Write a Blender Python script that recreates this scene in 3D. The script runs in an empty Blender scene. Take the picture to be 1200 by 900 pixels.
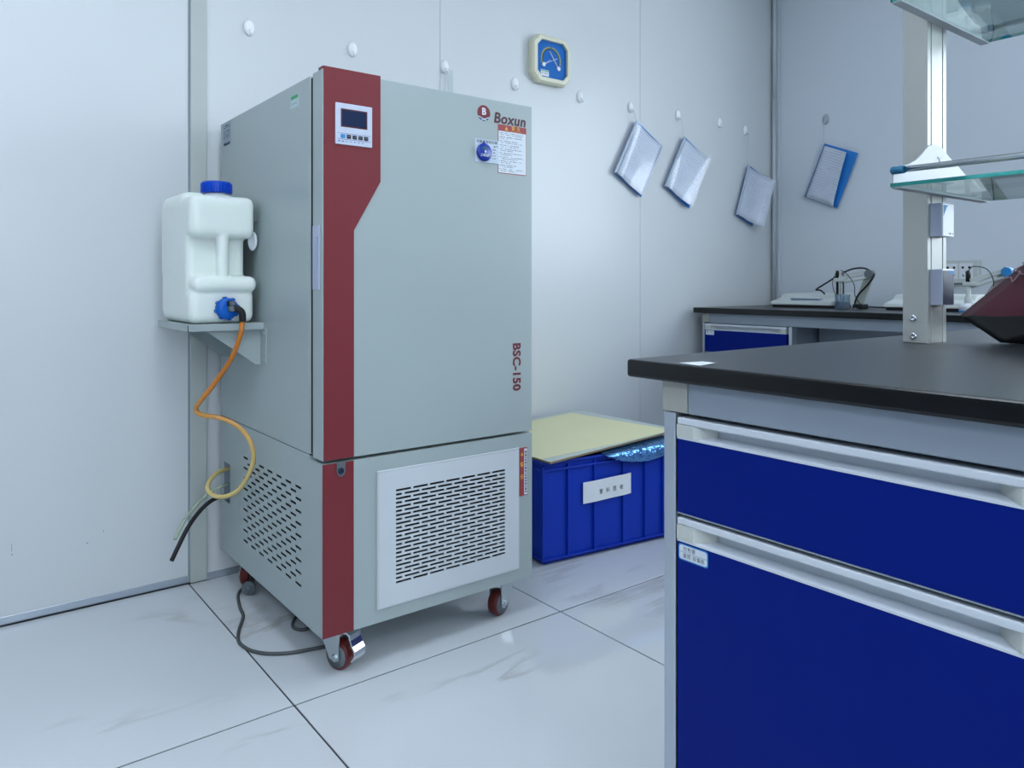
import bpy, bmesh, math, random
from mathutils import Matrix, Vector, noise as mnoise
random.seed(7)
C = bpy.context.scene.collection
SC = bpy.context.scene

# ------------------------------------------------------------------ camera
cam_d = bpy.data.cameras.new('camera')
cam_d.sensor_width = 36.0
cam_d.lens = 36.0 * 884.33 / 1200.0
cam_d.shift_y = -117.0 / 1200.0
cam_d.clip_start = 0.02
cam = bpy.data.objects.new('camera', cam_d)
cam.location = (0, 0, 0.952)
cam.rotation_euler = (math.radians(90), 0, math.radians(52.32 - 90))
C.objects.link(cam)
SC.camera = cam

# ------------------------------------------------------------------ sky, exposure
w = bpy.data.worlds.new('overcast_sky')
SC.world = w
w.use_nodes = True
w.node_tree.nodes['Background'].inputs[0].default_value = (0.80, 0.89, 1.0, 1)
w.node_tree.nodes['Background'].inputs[1].default_value = 7.0
SC.view_settings.view_transform = 'Standard'
SC.view_settings.look = 'None'
SC.view_settings.exposure = 0.25
SC.view_settings.gamma = 1.0
SC.view_settings.use_curve_mapping = False
LED_POWER = 13.0
LED_COL = (0.80, 0.89, 1.0)

# ------------------------------------------------------------------ room size
RX0, RX1, RY0, RY1, RZ = -2.6, 3.86, -3.2, 2.527, 2.75
WIN = (-1.2, 1.225, 1.02, 2.45)          # window in the right wall: y0, y1, z0, z1
WIN2 = (-1.7, 0.5, 1.15, 2.45)           # window in the wall behind the camera: x0, x1, z0, z1

# ------------------------------------------------------------------ helpers
def lin(c):
    if isinstance(c, str):
        c = [int(c[i:i + 2], 16) / 255 for i in (0, 2, 4)]
    return tuple((v / 12.92 if v <= 0.04045 else ((v + 0.055) / 1.055) ** 2.4) for v in c) + (1,)

def mat(name, col, rough=0.5, metal=0.0, spec=0.5, var=0.04, scale=12, bump=0.0, bscale=200, trans=0.0,
        coat=0.0, sss=0.0, emit=None, estr=1.0, alpha=1.0):
    m = bpy.data.materials.new(name)
    m.use_nodes = True
    nt = m.node_tree
    b = nt.nodes['Principled BSDF']
    c = lin(col)
    b.inputs['Base Color'].default_value = c
    b.inputs['Roughness'].default_value = rough
    b.inputs['Metallic'].default_value = metal
    b.inputs['Specular IOR Level'].default_value = spec
    b.inputs['Transmission Weight'].default_value = trans
    b.inputs['Coat Weight'].default_value = coat
    b.inputs['Coat Roughness'].default_value = 0.08
    b.inputs['Alpha'].default_value = alpha
    if sss:
        b.inputs['Subsurface Weight'].default_value = sss
        b.inputs['Subsurface Radius'].default_value = (0.03, 0.035, 0.03)
        b.inputs['Subsurface Scale'].default_value = 0.6
    if emit:
        b.inputs['Emission Color'].default_value = lin(emit)
        b.inputs['Emission Strength'].default_value = estr
    tc = nt.nodes.new('ShaderNodeTexCoord')
    if var:
        n = nt.nodes.new('ShaderNodeTexNoise')
        n.inputs['Scale'].default_value = scale
        n.inputs['Detail'].default_value = 4
        nt.links.new(tc.outputs['Object'], n.inputs['Vector'])
        mx = nt.nodes.new('ShaderNodeMix')
        mx.data_type = 'RGBA'
        mx.inputs[6].default_value = tuple(max(0, v * (1 - var)) for v in c[:3]) + (1,)
        mx.inputs[7].default_value = tuple(min(1, v * (1 + var)) for v in c[:3]) + (1,)
        nt.links.new(n.outputs['Fac'], mx.inputs[0])
        nt.links.new(mx.outputs[2], b.inputs['Base Color'])
    if bump:
        n2 = nt.nodes.new('ShaderNodeTexNoise')
        n2.inputs['Scale'].default_value = bscale
        n2.inputs['Detail'].default_value = 3
        nt.links.new(tc.outputs['Object'], n2.inputs['Vector'])
        bp = nt.nodes.new('ShaderNodeBump')
        bp.inputs['Strength'].default_value = bump
        bp.inputs['Distance'].default_value = 0.002
        nt.links.new(n2.outputs['Fac'], bp.inputs['Height'])
        nt.links.new(bp.outputs['Normal'], b.inputs['Normal'])
    return m

def glass_mat(name, tint, gloss=0.04, rough=0.02, haze=0.0, hazecol='ffffff'):
    """thin architectural glass / clear film: transparent with a fresnel sheen"""
    m = bpy.data.materials.new(name)
    m.use_nodes = True
    nt = m.node_tree
    nt.nodes.remove(nt.nodes['Principled BSDF'])
    out = nt.nodes['Material Output']
    tr = nt.nodes.new('ShaderNodeBsdfTransparent'); tr.inputs[0].default_value = lin(tint)
    gl = nt.nodes.new('ShaderNodeBsdfGlossy'); gl.inputs['Roughness'].default_value = rough
    fr = nt.nodes.new('ShaderNodeLayerWeight')
    pw = nt.nodes.new('ShaderNodeMath'); pw.operation = 'POWER'; pw.inputs[1].default_value = 4.0
    nt.links.new(fr.outputs['Facing'], pw.inputs[0])
    ad = nt.nodes.new('ShaderNodeMath'); ad.operation = 'MULTIPLY_ADD'; ad.inputs[1].default_value = 0.85; ad.inputs[2].default_value = 0.035 + gloss * .4; ad.use_clamp = True
    nt.links.new(pw.outputs[0], ad.inputs[0])
    mx = nt.nodes.new('ShaderNodeMixShader')
    nt.links.new(ad.outputs[0], mx.inputs[0])
    src = tr
    if haze:
        df = nt.nodes.new('ShaderNodeBsdfDiffuse'); df.inputs[0].default_value = lin(hazecol)
        m2 = nt.nodes.new('ShaderNodeMixShader'); m2.inputs[0].default_value = haze
        nt.links.new(tr.outputs[0], m2.inputs[1]); nt.links.new(df.outputs[0], m2.inputs[2])
        src = m2
    nt.links.new(src.outputs[0], mx.inputs[1])
    nt.links.new(gl.outputs[0], mx.inputs[2])
    nt.links.new(mx.outputs[0], out.inputs[0])
    return m

def new(): return bmesh.new()

def merge(dst, src, M=None, mi=None):
    vs = [dst.verts.new(M @ v.co if M else v.co) for v in src.verts]
    src.verts.index_update()
    for f in src.faces:
        try:
            nf = dst.faces.new([vs[v.index] for v in f.verts])
            nf.material_index = f.material_index if mi is None else mi
            nf.smooth = f.smooth
        except ValueError:
            pass
    src.free()
    return dst

def box(bm, x0, x1, y0, y1, z0, z1, r=0.0, seg=2, M=None, mi=0, smooth=None):
    t = new()
    bmesh.ops.create_cube(t, size=1)
    for v in t.verts:
        v.co = Vector(((x0 + x1) / 2 + v.co.x * (x1 - x0), (y0 + y1) / 2 + v.co.y * (y1 - y0), (z0 + z1) / 2 + v.co.z * (z1 - z0)))
    if r > 0:
        bmesh.ops.bevel(t, geom=t.edges[:], offset=r, segments=seg, affect='EDGES', profile=0.5)
        if smooth:
            for f in t.faces: f.smooth = True
    for f in t.faces: f.material_index = mi
    return merge(bm, t, M)

def prism(bm, pts, d, M=None, mi=0, r=0.0, seg=2):
    """polygon in local xy, extruded by d along +z"""
    t = new()
    lo = [t.verts.new((p[0], p[1], 0)) for p in pts]
    hi = [t.verts.new((p[0], p[1], d)) for p in pts]
    n = len(pts)
    t.faces.new(list(reversed(lo))); t.faces.new(hi)
    for i in range(n):
        t.faces.new((lo[i], lo[(i + 1) % n], hi[(i + 1) % n], hi[i]))
    bmesh.ops.recalc_face_normals(t, faces=t.faces[:])
    if r: bmesh.ops.bevel(t, geom=t.edges[:], offset=r, segments=seg, affect='EDGES', profile=0.5)
    for f in t.faces: f.material_index = mi
    return merge(bm, t, M)

def lathe(bm, prof, seg=24, M=None, mi=0, smooth=True):
    """profile [(r, h)] turned about local z"""
    t = new()
    rings = []
    for r, h in prof:
        if r < 1e-6: rings.append([t.verts.new((0, 0, h))])
        else: rings.append([t.verts.new((r * math.cos(2 * math.pi * k / seg), r * math.sin(2 * math.pi * k / seg), h)) for k in range(seg)])
    for a, b in zip(rings, rings[1:]):
        for k in range(seg):
            k2 = (k + 1) % seg
            if len(a) == 1 and len(b) == 1: continue
            if len(a) == 1: f = t.faces.new((a[0], b[k2], b[k]))
            elif len(b) == 1: f = t.faces.new((a[k], a[k2], b[0]))
            else: f = t.faces.new((a[k], a[k2], b[k2], b[k]))
            f.smooth = smooth
    if len(rings[0]) > 1: t.faces.new(list(reversed(rings[0])))
    if len(rings[-1]) > 1: t.faces.new(rings[-1])
    bmesh.ops.recalc_face_normals(t, faces=t.faces[:])
    for f in t.faces: f.material_index = mi
    return merge(bm, t, M)

def smooth_path(pts, n=6):
    P = [Vector(p) for p in pts]
    out = []
    for i in range(len(P) - 1):
        p0 = P[max(i - 1, 0)]; p1 = P[i]; p2 = P[i + 1]; p3 = P[min(i + 2, len(P) - 1)]
        for k in range(n):
            t = k / n
            out.append(0.5 * ((2 * p1) + (p2 - p0) * t + (2 * p0 - 5 * p1 + 4 * p2 - p3) * t * t + (3 * p1 - p0 - 3 * p2 + p3) * t ** 3))
    out.append(P[-1])
    return out

def tube(bm, pts, r, seg=10, n=6, hollow=0.0, mi=0):
    path = smooth_path(pts, n) if n > 1 else [Vector(p) for p in pts]
    t = new()
    T0 = (path[1] - path[0]).normalized()
    up = Vector((0, 0, 1)) if abs(T0.z) < 0.9 else Vector((1, 0, 0))
    N = (up - T0 * up.dot(T0)).normalized()
    rings = []
    for i, p in enumerate(path):
        T = (path[min(i + 1, len(path) - 1)] - path[max(i - 1, 0)]).normalized()
        N = (N - T * N.dot(T)).normalized()
        B = T.cross(N)
        rings.append([t.verts.new(p + (N * math.cos(2 * math.pi * k / seg) + B * math.sin(2 * math.pi * k / seg)) * r) for k in range(seg)])
    for a, b in zip(rings, rings[1:]):
        for k in range(seg):
            f = t.faces.new((a[k], a[(k + 1) % seg], b[(k + 1) % seg], b[k])); f.smooth = True
    t.faces.new(list(reversed(rings[0]))); t.faces.new(rings[-1])
    bmesh.ops.recalc_face_normals(t, faces=t.faces[:])
    for f in t.faces: f.material_index = mi
    return merge(bm, t)

def perforated(bm, u0, u1, v0, v1, rows, d, M):
    """sheet in local xy with rectangular holes; rows = [(va, vb, [(ua, ub), ...])] from low v to high v; thickness d along +z"""
    t = new()
    cache = {}
    def V(u, v):
        k = (round(u, 5), round(v, 5))
        if k not in cache: cache[k] = t.verts.new((u, v, 0))
        return cache[k]
    def Q(a, b, c, e):
        if b - a > 1e-5 and e - c > 1e-5: t.faces.new((V(a, c), V(b, c), V(b, e), V(a, e)))
    v = v0
    for va, vb, hs in rows:
        Q(u0, u1, v, va)
        u = u0
        for a, b in hs:
            Q(u, a, va, vb); u = b
        Q(u, u1, va, vb)
        v = vb
    Q(u0, u1, v, v1)
    r = bmesh.ops.extrude_face_region(t, geom=t.faces[:])
    for g in r['geom']:
        if isinstance(g, bmesh.types.BMVert): g.co.z += d
    bmesh.ops.recalc_face_normals(t, faces=t.faces[:])
    return merge(bm, t, M)

def axes(o, x, y, z):
    M = Matrix.Identity(4)
    for i, a in enumerate((x, y, z)):
        for k in range(3): M[k][i] = a[k]
    for k in range(3): M[k][3] = o[k]
    return M
def faceY(x, y, z): return axes((x, y, z), (1, 0, 0), (0, 0, 1), (0, -1, 0))      # drawn on a surface that looks towards -Y
def faceX(x, y, z): return axes((x, y, z), (0, -1, 0), (0, 0, 1), (-1, 0, 0))     # drawn on a surface that looks towards -X
def turnX(o): return axes(o, (0, 1, 0), (0, 0, 1), (1, 0, 0))                      # local z along +X
def turnY(o): return axes(o, (0, 0, 1), (1, 0, 0), (0, 1, 0))                      # local z along +Y

def wmat(o):
    M = o.matrix_basis.copy()
    while o.parent: o = o.parent; M = o.matrix_basis @ M
    return M

def obj(name, bm, m, parent=None, kind=None, world=True):
    me = bpy.data.meshes.new(name)
    if parent and world:
        bmesh.ops.transform(bm, matrix=wmat(parent).inverted(), verts=bm.verts[:])
    bm.to_mesh(me); bm.free()
    for k in (m if isinstance(m, (list, tuple)) else [m]): me.materials.append(k)
    o = bpy.data.objects.new(name, me)
    C.objects.link(o)
    if parent: o.parent = parent
    if kind: o['kind'] = kind
    return o

def tag(o, label, cat, group=None, kind=None):
    o['label'] = label; o['category'] = cat
    if group: o['group'] = group
    if kind: o['kind'] = kind
    return o

def empty(name, loc, label, cat, group=None, rz=0.0, M=None):
    o = bpy.data.objects.new(name, None)
    o.empty_display_size = 0.05
    o.location = loc; o.rotation_euler = (0, 0, rz)
    if M is not None: o.matrix_basis = M
    C.objects.link(o)
    return tag(o, label, cat, group)

def copy_tree(o, parent=None):
    c = o.copy(); C.objects.link(c); c.parent = parent
    for ch in list(o.children): copy_tree(ch, c)
    return c

def text_bm(s, size, bold=0.0, shear=0.0, align='CENTER', M=None, depth=0.0, spacing=1.0, sx=1.0):
    cu = bpy.data.curves.new('lettering', 'FONT')
    cu.body = s; cu.size = size; cu.shear = shear; cu.offset = bold * size
    cu.align_x = align; cu.align_y = 'CENTER'; cu.space_character = spacing
    cu.resolution_u = 3; cu.extrude = depth
    o = bpy.data.objects.new('lettering', cu)
    me = bpy.data.meshes.new_from_object(o)
    bm = new(); bm.from_mesh(me)
    if sx != 1.0:
        for v in bm.verts: v.co.x *= sx
    if M is not None: bmesh.ops.transform(bm, matrix=M, verts=bm.verts[:])
    bpy.data.objects.remove(o); bpy.data.curves.remove(cu); bpy.data.meshes.remove(me)
    return bm

def quad(bm, x0, x1, y0, y1, z=0.0, M=None, mi=0):
    vs = [Vector((x0, y0, z)), Vector((x1, y0, z)), Vector((x1, y1, z)), Vector((x0, y1, z))]
    f = bm.faces.new([bm.verts.new(M @ v if M else v) for v in vs]); f.material_index = mi
    return bm

def scribble(bm, x0, x1, y, h, M, z=0.0, dens=0.75, mi=0, ch=0.8):
    """a line of unreadably small print: little dashes of uneven length"""
    x = x0
    while x < x1:
        L = random.uniform(0.5, 1.6) * h * ch
        if random.random() < dens: quad(bm, x, min(x + L, x1), y - h / 2 * random.uniform(.6, 1), y + h / 2, z, M, mi)
        x += L + h * 0.25

# ------------------------------------------------------------------ materials
m_wall = mat('cleanroom_panel_white', 'd4d8da', 0.30, var=0.015, scale=3, bump=0.02, bscale=60)
m_wall_r = mat('cleanroom_panel_white_right', 'dae1e9', 0.45, var=0.02, scale=3)
m_far = mat('far_wall_slate', '6c7681', 0.6)
m_far2 = mat('front_wall_grey', '9aa3ab', 0.6)
m_trim = mat('trim_greige', 'b7bdb9', 0.45)
m_alu = mat('brushed_aluminium', 'b9c2cc', 0.32, 0.75, var=0.05, scale=30)
m_paint = mat('incubator_grey_green_paint', 'a2aeae', 0.33, var=0.02, scale=6, bump=0.03, bscale=400)
m_red = mat('wine_red_vinyl', '772d33', 0.42, spec=.35, var=0.03, scale=20)
m_black = mat('black_rubber', '0b0d10', 0.6)
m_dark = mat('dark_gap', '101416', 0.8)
m_hook = mat('white_hook_plastic', 'f4f6f8', 0.25)
m_white = mat('white_plastic', 'e6eaf0', 0.35)
m_grille = mat('white_enamel_grille', 'c9cfd4', 0.35)
m_cream = mat('cream_plastic', 'c3c6c0', 0.4)
m_blue = mat('cabinet_royal_blue', '001c78', 0.45, spec=.10, var=0.03, scale=5)
m_crate = mat('crate_blue_plastic', '0535b0', 0.45, spec=.3, var=0.06, scale=9)
m_top = mat('black_phenolic_worktop', '0b0c0e', 0.26, spec=.42, var=0.15, scale=90, bump=0.03, bscale=300)
m_worktop = mat('textured_worktop_face', '26292d', 0.34, spec=.7, var=.2, scale=120, bump=.04, bscale=400)
m_steel = mat('powder_coated_grey', '8c96a2', 0.4)
m_rail = mat('white_rail_profile', 'cfd5dc', 0.4, spec=.4)
m_greige = mat('greige_frame_block', 'a3a49c', 0.5)
m_chrome = mat('chrome', 'd8dde2', 0.12, 1.0)
m_zinc = mat('zinc_plate', 'b8c0c4', 0.3, 0.9)
m_wheel = mat('red_polyurethane', '641d1b', 0.35)
m_hub = mat('grey_wheel_hub', '6f787d', 0.4, 0.4)
m_cable = mat('grey_cable', '4a4e50', 0.5)
m_bcable = mat('black_cable', '15181a', 0.45)
m_hdpe = mat('translucent_white_hdpe', 'e9f0ea', 0.3, sss=0.75, var=0.02)
m_cap = mat('blue_cap', '0444bc', 0.35, spec=.3)
m_spig = mat('blue_spigot_nut', '045cbc', 0.35, spec=.3)
m_paper = mat('white_paper', 'e4e8ec', 0.7, var=0.02)
m_ink = mat('black_ink', '1c1e24', 0.7)
m_grey_ink = mat('grey_ink', '6d7686', 0.7, var=0)
m_navy = mat('navy_screen', '1c2b4a', 0.15, var=0)
m_lred = mat('label_red', '9c3f40', 0.5, var=0)
m_lwhite = mat('label_white', 'd6dee6', 0.5, var=0)
m_yellow = mat('label_yellow', 'e0a838', 0.5, var=0)
m_sky = mat('label_sky_blue', '2a86c8', 0.5, var=0)
m_cobalt = mat('emblem_blue', '12356e', 0.5, var=0)
m_folder = mat('folder_blue_plastic', '1d7ccf', 0.35)
m_magnet = mat('magnet_blue', '0d2f96', 0.3)
m_green = mat('label_green', '2f9a64', 0.5, var=0)
m_lilac = mat('lilac_clear_plastic', 'b6bdd2', 0.2, var=0.0)
m_board = mat('pale_board_face', 'c3ccc6', 0.5)
m_brown = mat('board_edge_brown', '83745c', 0.7)
m_film = mat('pale_yellow_film', 'e6e2b4', 0.45, var=0.05, scale=5)
m_ivory = mat('ivory_gauge_case', 'dedcc4', 0.45)
m_dial = mat('gauge_dial_blue', '0a64b4', 0.4, spec=.2, var=0)
m_offwhite = mat('instrument_off_white', 'c9cfcd', 0.4)
m_tealglass = mat('glass_edge_teal', '1f7f78', 0.12, trans=0.25)
m_tealcap = mat('teal_rubber_cap', '17688c', 0.45)
m_bag = mat('maroon_plastic_bag', '5a1f30', 0.32, var=0.12, scale=14, bump=0.25, bscale=30)
m_squiggle = mat('pale_squiggle', 'b08a94', 0.5)
m_bag_shade = mat('bag_underside_shade', '14161a', 0.35, bump=0.3, bscale=30)  # shade on the bag's underside, put into its colour
m_ceiling = mat('ceiling_white', 'e6e8ea', 0.7)
m_led = mat('led_diffuser', 'ffffff', 0.5, var=0)
b_ = m_led.node_tree.nodes['Principled BSDF']
b_.inputs['Emission Color'].default_value = LED_COL + (1,)
b_.inputs['Emission Strength'].default_value = LED_POWER
g_shelf = glass_mat('shelf_glass', 'e6f0ee', 0.12, 0.02)
g_pane = glass_mat('window_glass', 'f4f8f8', 0.0, 0.01)
g_sleeve = glass_mat('clear_plastic_sleeve', 'f4f6fa', 0.04, 0.07, 0.04, 'dfe8f5')
g_beaker = glass_mat('beaker_glass', 'e0eaf0', 0.12, 0.02, 0.12, 'c0d0dc')
g_tube = glass_mat('clear_tubing', 'e0ead8', 0.06, 0.1, 0.45, 'c8d6c4')
g_hook = glass_mat('clear_hook_plastic', 'e0e6ea', 0.05, 0.1, 0.75, 'c4ccd4')
g_strip = glass_mat('clear_strip_plastic', 'f6f8f9', 0.02, 0.1, 0.15, 'd8e2e6')

def amber_mat():
    m = mat('amber_tubing', 'b87824', 0.22, var=0)
    nt = m.node_tree; b = nt.nodes['Principled BSDF']
    g = nt.nodes.new('ShaderNodeNewGeometry'); s = nt.nodes.new('ShaderNodeSeparateXYZ')
    nt.links.new(g.outputs['Position'], s.inputs[0])
    r = nt.nodes.new('ShaderNodeMapRange')
    r.inputs[1].default_value = 0.42; r.inputs[2].default_value = 0.68
    nt.links.new(s.outputs['Z'], r.inputs[0])
    cr = nt.nodes.new('ShaderNodeValToRGB')
    cr.color_ramp.elements[0].color = lin('d6bf7c'); cr.color_ramp.elements[1].color = lin('c8761e')
    nt.links.new(r.outputs[0], cr.inputs[0])
    nt.links.new(cr.outputs[0], b.inputs['Base Color'])
    b.inputs['Subsurface Weight'].default_value = 0.3
    b.inputs['Subsurface Radius'].default_value = (0.01, 0.006, 0.002)
    return m
m_amber = amber_mat()

def tile_mat():
    m = bpy.data.materials.new('polished_marble_tile')
    m.use_nodes = True
    nt = m.node_tree; L = nt.links.new
    b = nt.nodes['Principled BSDF']
    b.inputs['Roughness'].default_value = 0.055
    b.inputs['Specular IOR Level'].default_value = 0.5
    tc = nt.nodes.new('ShaderNodeTexCoord'); oi = nt.nodes.new('ShaderNodeObjectInfo')
    cmb = nt.nodes.new('ShaderNodeCombineXYZ')
    for i, k in enumerate((17.0, 31.0)):
        mu = nt.nodes.new('ShaderNodeMath'); mu.operation = 'MULTIPLY'; mu.inputs[1].default_value = k
        L(oi.outputs['Random'], mu.inputs[0]); L(mu.outputs[0], cmb.inputs[i])
    ad = nt.nodes.new('ShaderNodeVectorMath'); ad.operation = 'ADD'
    L(tc.outputs['Object'], ad.inputs[0]); L(cmb.outputs[0], ad.inputs[1])
    mp = nt.nodes.new('ShaderNodeMapping')
    mp.inputs['Rotation'].default_value = (0, 0, math.radians(38)); mp.inputs['Scale'].default_value = (0.55, 2.2, 1)
    L(ad.outputs[0], mp.inputs[0])
    n1 = nt.nodes.new('ShaderNodeTexNoise'); n1.inputs['Scale'].default_value = 1.1; n1.inputs['Detail'].default_value = 7; n1.inputs['Roughness'].default_value = 0.55; n1.inputs['Distortion'].default_value = 0.5
    L(mp.outputs[0], n1.inputs['Vector'])
    sb = nt.nodes.new('ShaderNodeMath'); sb.operation = 'SUBTRACT'; sb.inputs[1].default_value = 0.5; L(n1.outputs['Fac'], sb.inputs[0])
    ab = nt.nodes.new('ShaderNodeMath'); ab.operation = 'ABSOLUTE'; L(sb.outputs[0], ab.inputs[0])
    mr = nt.nodes.new('ShaderNodeMapRange'); mr.inputs[1].default_value = 0.0; mr.inputs[2].default_value = 0.022; mr.inputs[3].default_value = 1; mr.inputs[4].default_value = 0
    L(ab.outputs[0], mr.inputs[0])
    n2 = nt.nodes.new('ShaderNodeTexNoise'); n2.inputs['Scale'].default_value = 2.3; n2.inputs['Detail'].default_value = 2
    L(ad.outputs[0], n2.inputs['Vector'])
    m2 = nt.nodes.new('ShaderNodeMapRange'); m2.inputs[1].default_value = 0.5; m2.inputs[2].default_value = 0.72; m2.inputs[3].default_value = 0; m2.inputs[4].default_value = 0.62
    L(n2.outputs['Fac'], m2.inputs[0])
    mm = nt.nodes.new('ShaderNodeMath'); mm.operation = 'MULTIPLY'; L(mr.outputs[0], mm.inputs[0]); L(m2.outputs[0], mm.inputs[1])
    n3 = nt.nodes.new('ShaderNodeTexNoise'); n3.inputs['Scale'].default_value = 1.4; L(ad.outputs[0], n3.inputs['Vector'])
    base = nt.nodes.new('ShaderNodeMix'); base.data_type = 'RGBA'
    base.inputs[6].default_value = lin('c9ced3'); base.inputs[7].default_value = lin('d8dce0'); L(n3.outputs['Fac'], base.inputs[0])
    mx = nt.nodes.new('ShaderNodeMix'); mx.data_type = 'RGBA'; mx.inputs[7].default_value = lin('867d70')
    L(mm.outputs[0], mx.inputs[0]); L(base.outputs[2], mx.inputs[6]); L(mx.outputs[2], b.inputs['Base Color'])
    return m
m_tile = tile_mat()
m_grout = mat('dark_grout', '24272a', 0.8)

def print_mat(name, paper, ink, lines=46.0):
    """paper with rows of small grey print (flat print on the sheet)"""
    m = mat(name, paper, 0.6, var=0)
    nt = m.node_tree; b = nt.nodes['Principled BSDF']; L = nt.links.new
    tc = nt.nodes.new('ShaderNodeTexCoord'); sp = nt.nodes.new('ShaderNodeSeparateXYZ'); L(tc.outputs['Object'], sp.inputs[0])
    mu = nt.nodes.new('ShaderNodeMath'); mu.operation = 'MULTIPLY'; mu.inputs[1].default_value = lines / 0.29; L(sp.outputs['Y'], mu.inputs[0])
    fr = nt.nodes.new('ShaderNodeMath'); fr.operation = 'FRACT'; L(mu.outputs[0], fr.inputs[0])
    gt = nt.nodes.new('ShaderNodeMath'); gt.operation = 'GREATER_THAN'; gt.inputs[1].default_value = 0.66; L(fr.outputs[0], gt.inputs[0])
    mp = nt.nodes.new('ShaderNodeMapping'); mp.inputs['Scale'].default_value = (28, 90, 1); L(tc.outputs['Object'], mp.inputs[0])
    n = nt.nodes.new('ShaderNodeTexNoise'); n.inputs['Scale'].default_value = 1; n.inputs['Detail'].default_value = 3; L(mp.outputs[0], n.inputs['Vector'])
    n2 = nt.nodes.new('ShaderNodeTexNoise'); n2.inputs['Scale'].default_value = 14; L(tc.outputs['Object'], n2.inputs['Vector'])
    ml = nt.nodes.new('ShaderNodeMath'); ml.operation = 'MULTIPLY'; L(gt.outputs[0], ml.inputs[0])
    mr = nt.nodes.new('ShaderNodeMapRange'); mr.inputs[1].default_value = 0.42; mr.inputs[2].default_value = 0.58; mr.inputs[3].default_value = 0; mr.inputs[4].default_value = 0.75; L(n2.outputs['Fac'], mr.inputs[0])
    m3 = nt.nodes.new('ShaderNodeMath'); m3.operation = 'MULTIPLY'; L(n.outputs['Fac'], m3.inputs[0]); L(mr.outputs[0], m3.inputs[1])
    L(m3.outputs[0], ml.inputs[1])
    mx = nt.nodes.new('ShaderNodeMix'); mx.data_type = 'RGBA'; mx.inputs[6].default_value = lin(paper); mx.inputs[7].default_value = lin(ink)
    L(ml.outputs[0], mx.inputs[0]); L(mx.outputs[2], b.inputs['Base Color'])
    return m
m_print = print_mat('printed_sheet', 'e8edf5', 'a2aab8', 21)

def foil_mat():
    m = mat('crumpled_clear_blue_film', '5f93cf', 0.14, 0.75, var=0.3, scale=40, bump=0.9, bscale=70)
    return m
m_foil = foil_mat()

# ================================================================== ROOM
bm = new(); box(bm, RX0 - .1, RX1 + .1, RY0 - .1, RY1 + .1, -0.06, -0.0025)
floor = obj('floor', bm, m_grout, kind='structure')
tile_me = None
TX, TY, G = 0.80, 1.60, 0.0042
xs = [0.6535 + TX * k for k in range(-5, 5)]
ys = [1.6515 - TY * 3 + TY * k for k in range(5)]
for x in xs:
    for y in ys:
        x0, x1 = max(x, RX0), min(x + TX, RX1); y0, y1 = max(y, RY0), min(y + TY, RY1)
        if x1 - x0 < 0.02 or y1 - y0 < 0.02: continue
        full = abs(x1 - x0 - TX) < 1e-4 and abs(y1 - y0 - TY) < 1e-4
        if full and tile_me:
            o = bpy.data.objects.new('tile', tile_me); C.objects.link(o); o.parent = floor
        else:
            bm = new(); hx, hy = (x1 - x0 - G) / 2, (y1 - y0 - G - .0018) / 2
            box(bm, -hx, hx, -hy, hy, -0.010, 0.0, 0.0008, 1)
            o = obj('tile', bm, m_tile, floor, world=False)
            if full: tile_me = o.data
        o.location = ((x0 + x1) / 2, (y0 + y1) / 2, 0)

bm = new(); box(bm, RX0 - .1, RX1 + .1, RY0 - .1, RY1 + .1, RZ, RZ + .08)
obj('ceiling', bm, m_ceiling, kind='structure')

# back wall, sandwich panels with fine joints
bm = new(); box(bm, RX0 - .1, RX1 + .1, RY1 + .006, RY1 + .1, 0, RZ)
wall_back = obj('wall_back', bm, m_steel, kind='structure')
for x0, x1, zb, pr in ((-2.6, -1.30, 0.026, 0.004), (-1.297, -0.40, 0.026, 0.004), (-0.397, 0.6535, 0.026, 0.004), (0.7065, 1.5934, 0.020, 0), (1.5946, 2.7392, 0.020, 0), (2.7408, 3.86, 0.020, 0)):
    bm = new(); box(bm, x0, x1, RY1 - pr, RY1 + .01, zb, RZ, 0.0012, 1)
    obj('wall_panel', bm, m_wall, wall_back)
m_scuff = mat('scuff_grey', '8a949c', .7, var=0)
for x, z, w_, h in ((.182, .205, .0012, .022), (.182, .194, .003, .004), (.366, .188, .005, .003), (.41, .214, .002, .005), (.05, .33, .003, .002)):
    bm = new(); box(bm, x, x + w_, RY1 - .0043, RY1 - .004, z, z + h); obj('scuff_mark', bm, m_scuff, wall_back)
bm = new(); box(bm, -2.6, 0.6535, RY1 - .007, RY1 + .004, 0.007, 0.0275, 0.001, 1)
obj('baseboard_back_left', bm, m_alu, kind='structure')
bm = new(); box(bm, 0.7065, 3.86, RY1 - .003, RY1 + .004, 0.0, 0.022, 0.001, 1)
obj('baseboard_back_right', bm, m_alu, kind='structure')
bm = new(); box(bm, 0.6555, 0.7055, RY1 - .012, RY1 + .004, 0.004, RZ, 0.0015, 1)
obj('trim_1', bm, m_trim, kind='structure')
bm = new(); box(bm, 0.6497, 0.6555, RY1 - .0045, RY1 + .004, 0.004, RZ)
obj('trim_3', bm, m_steel, kind='structure')
# corner strip: aluminium bead, joined at two thirds height, mastic beside it
bm = new(); tube(bm, [(3.832, 2.505, 0.836), (3.832, 2.505, 2.02)], 0.010, 10, 1); tube(bm, [(3.834, 2.503, 2.02), (3.834, 2.503, RZ)], 0.0115, 10, 1)
box(bm, 3.842, 3.862, 2.478, 2.53, 0.836, RZ, 0.006, 2)
obj('trim_2', bm, mat('corner_bead_pale', 'c4ccd2', .45), kind='structure')

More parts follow.
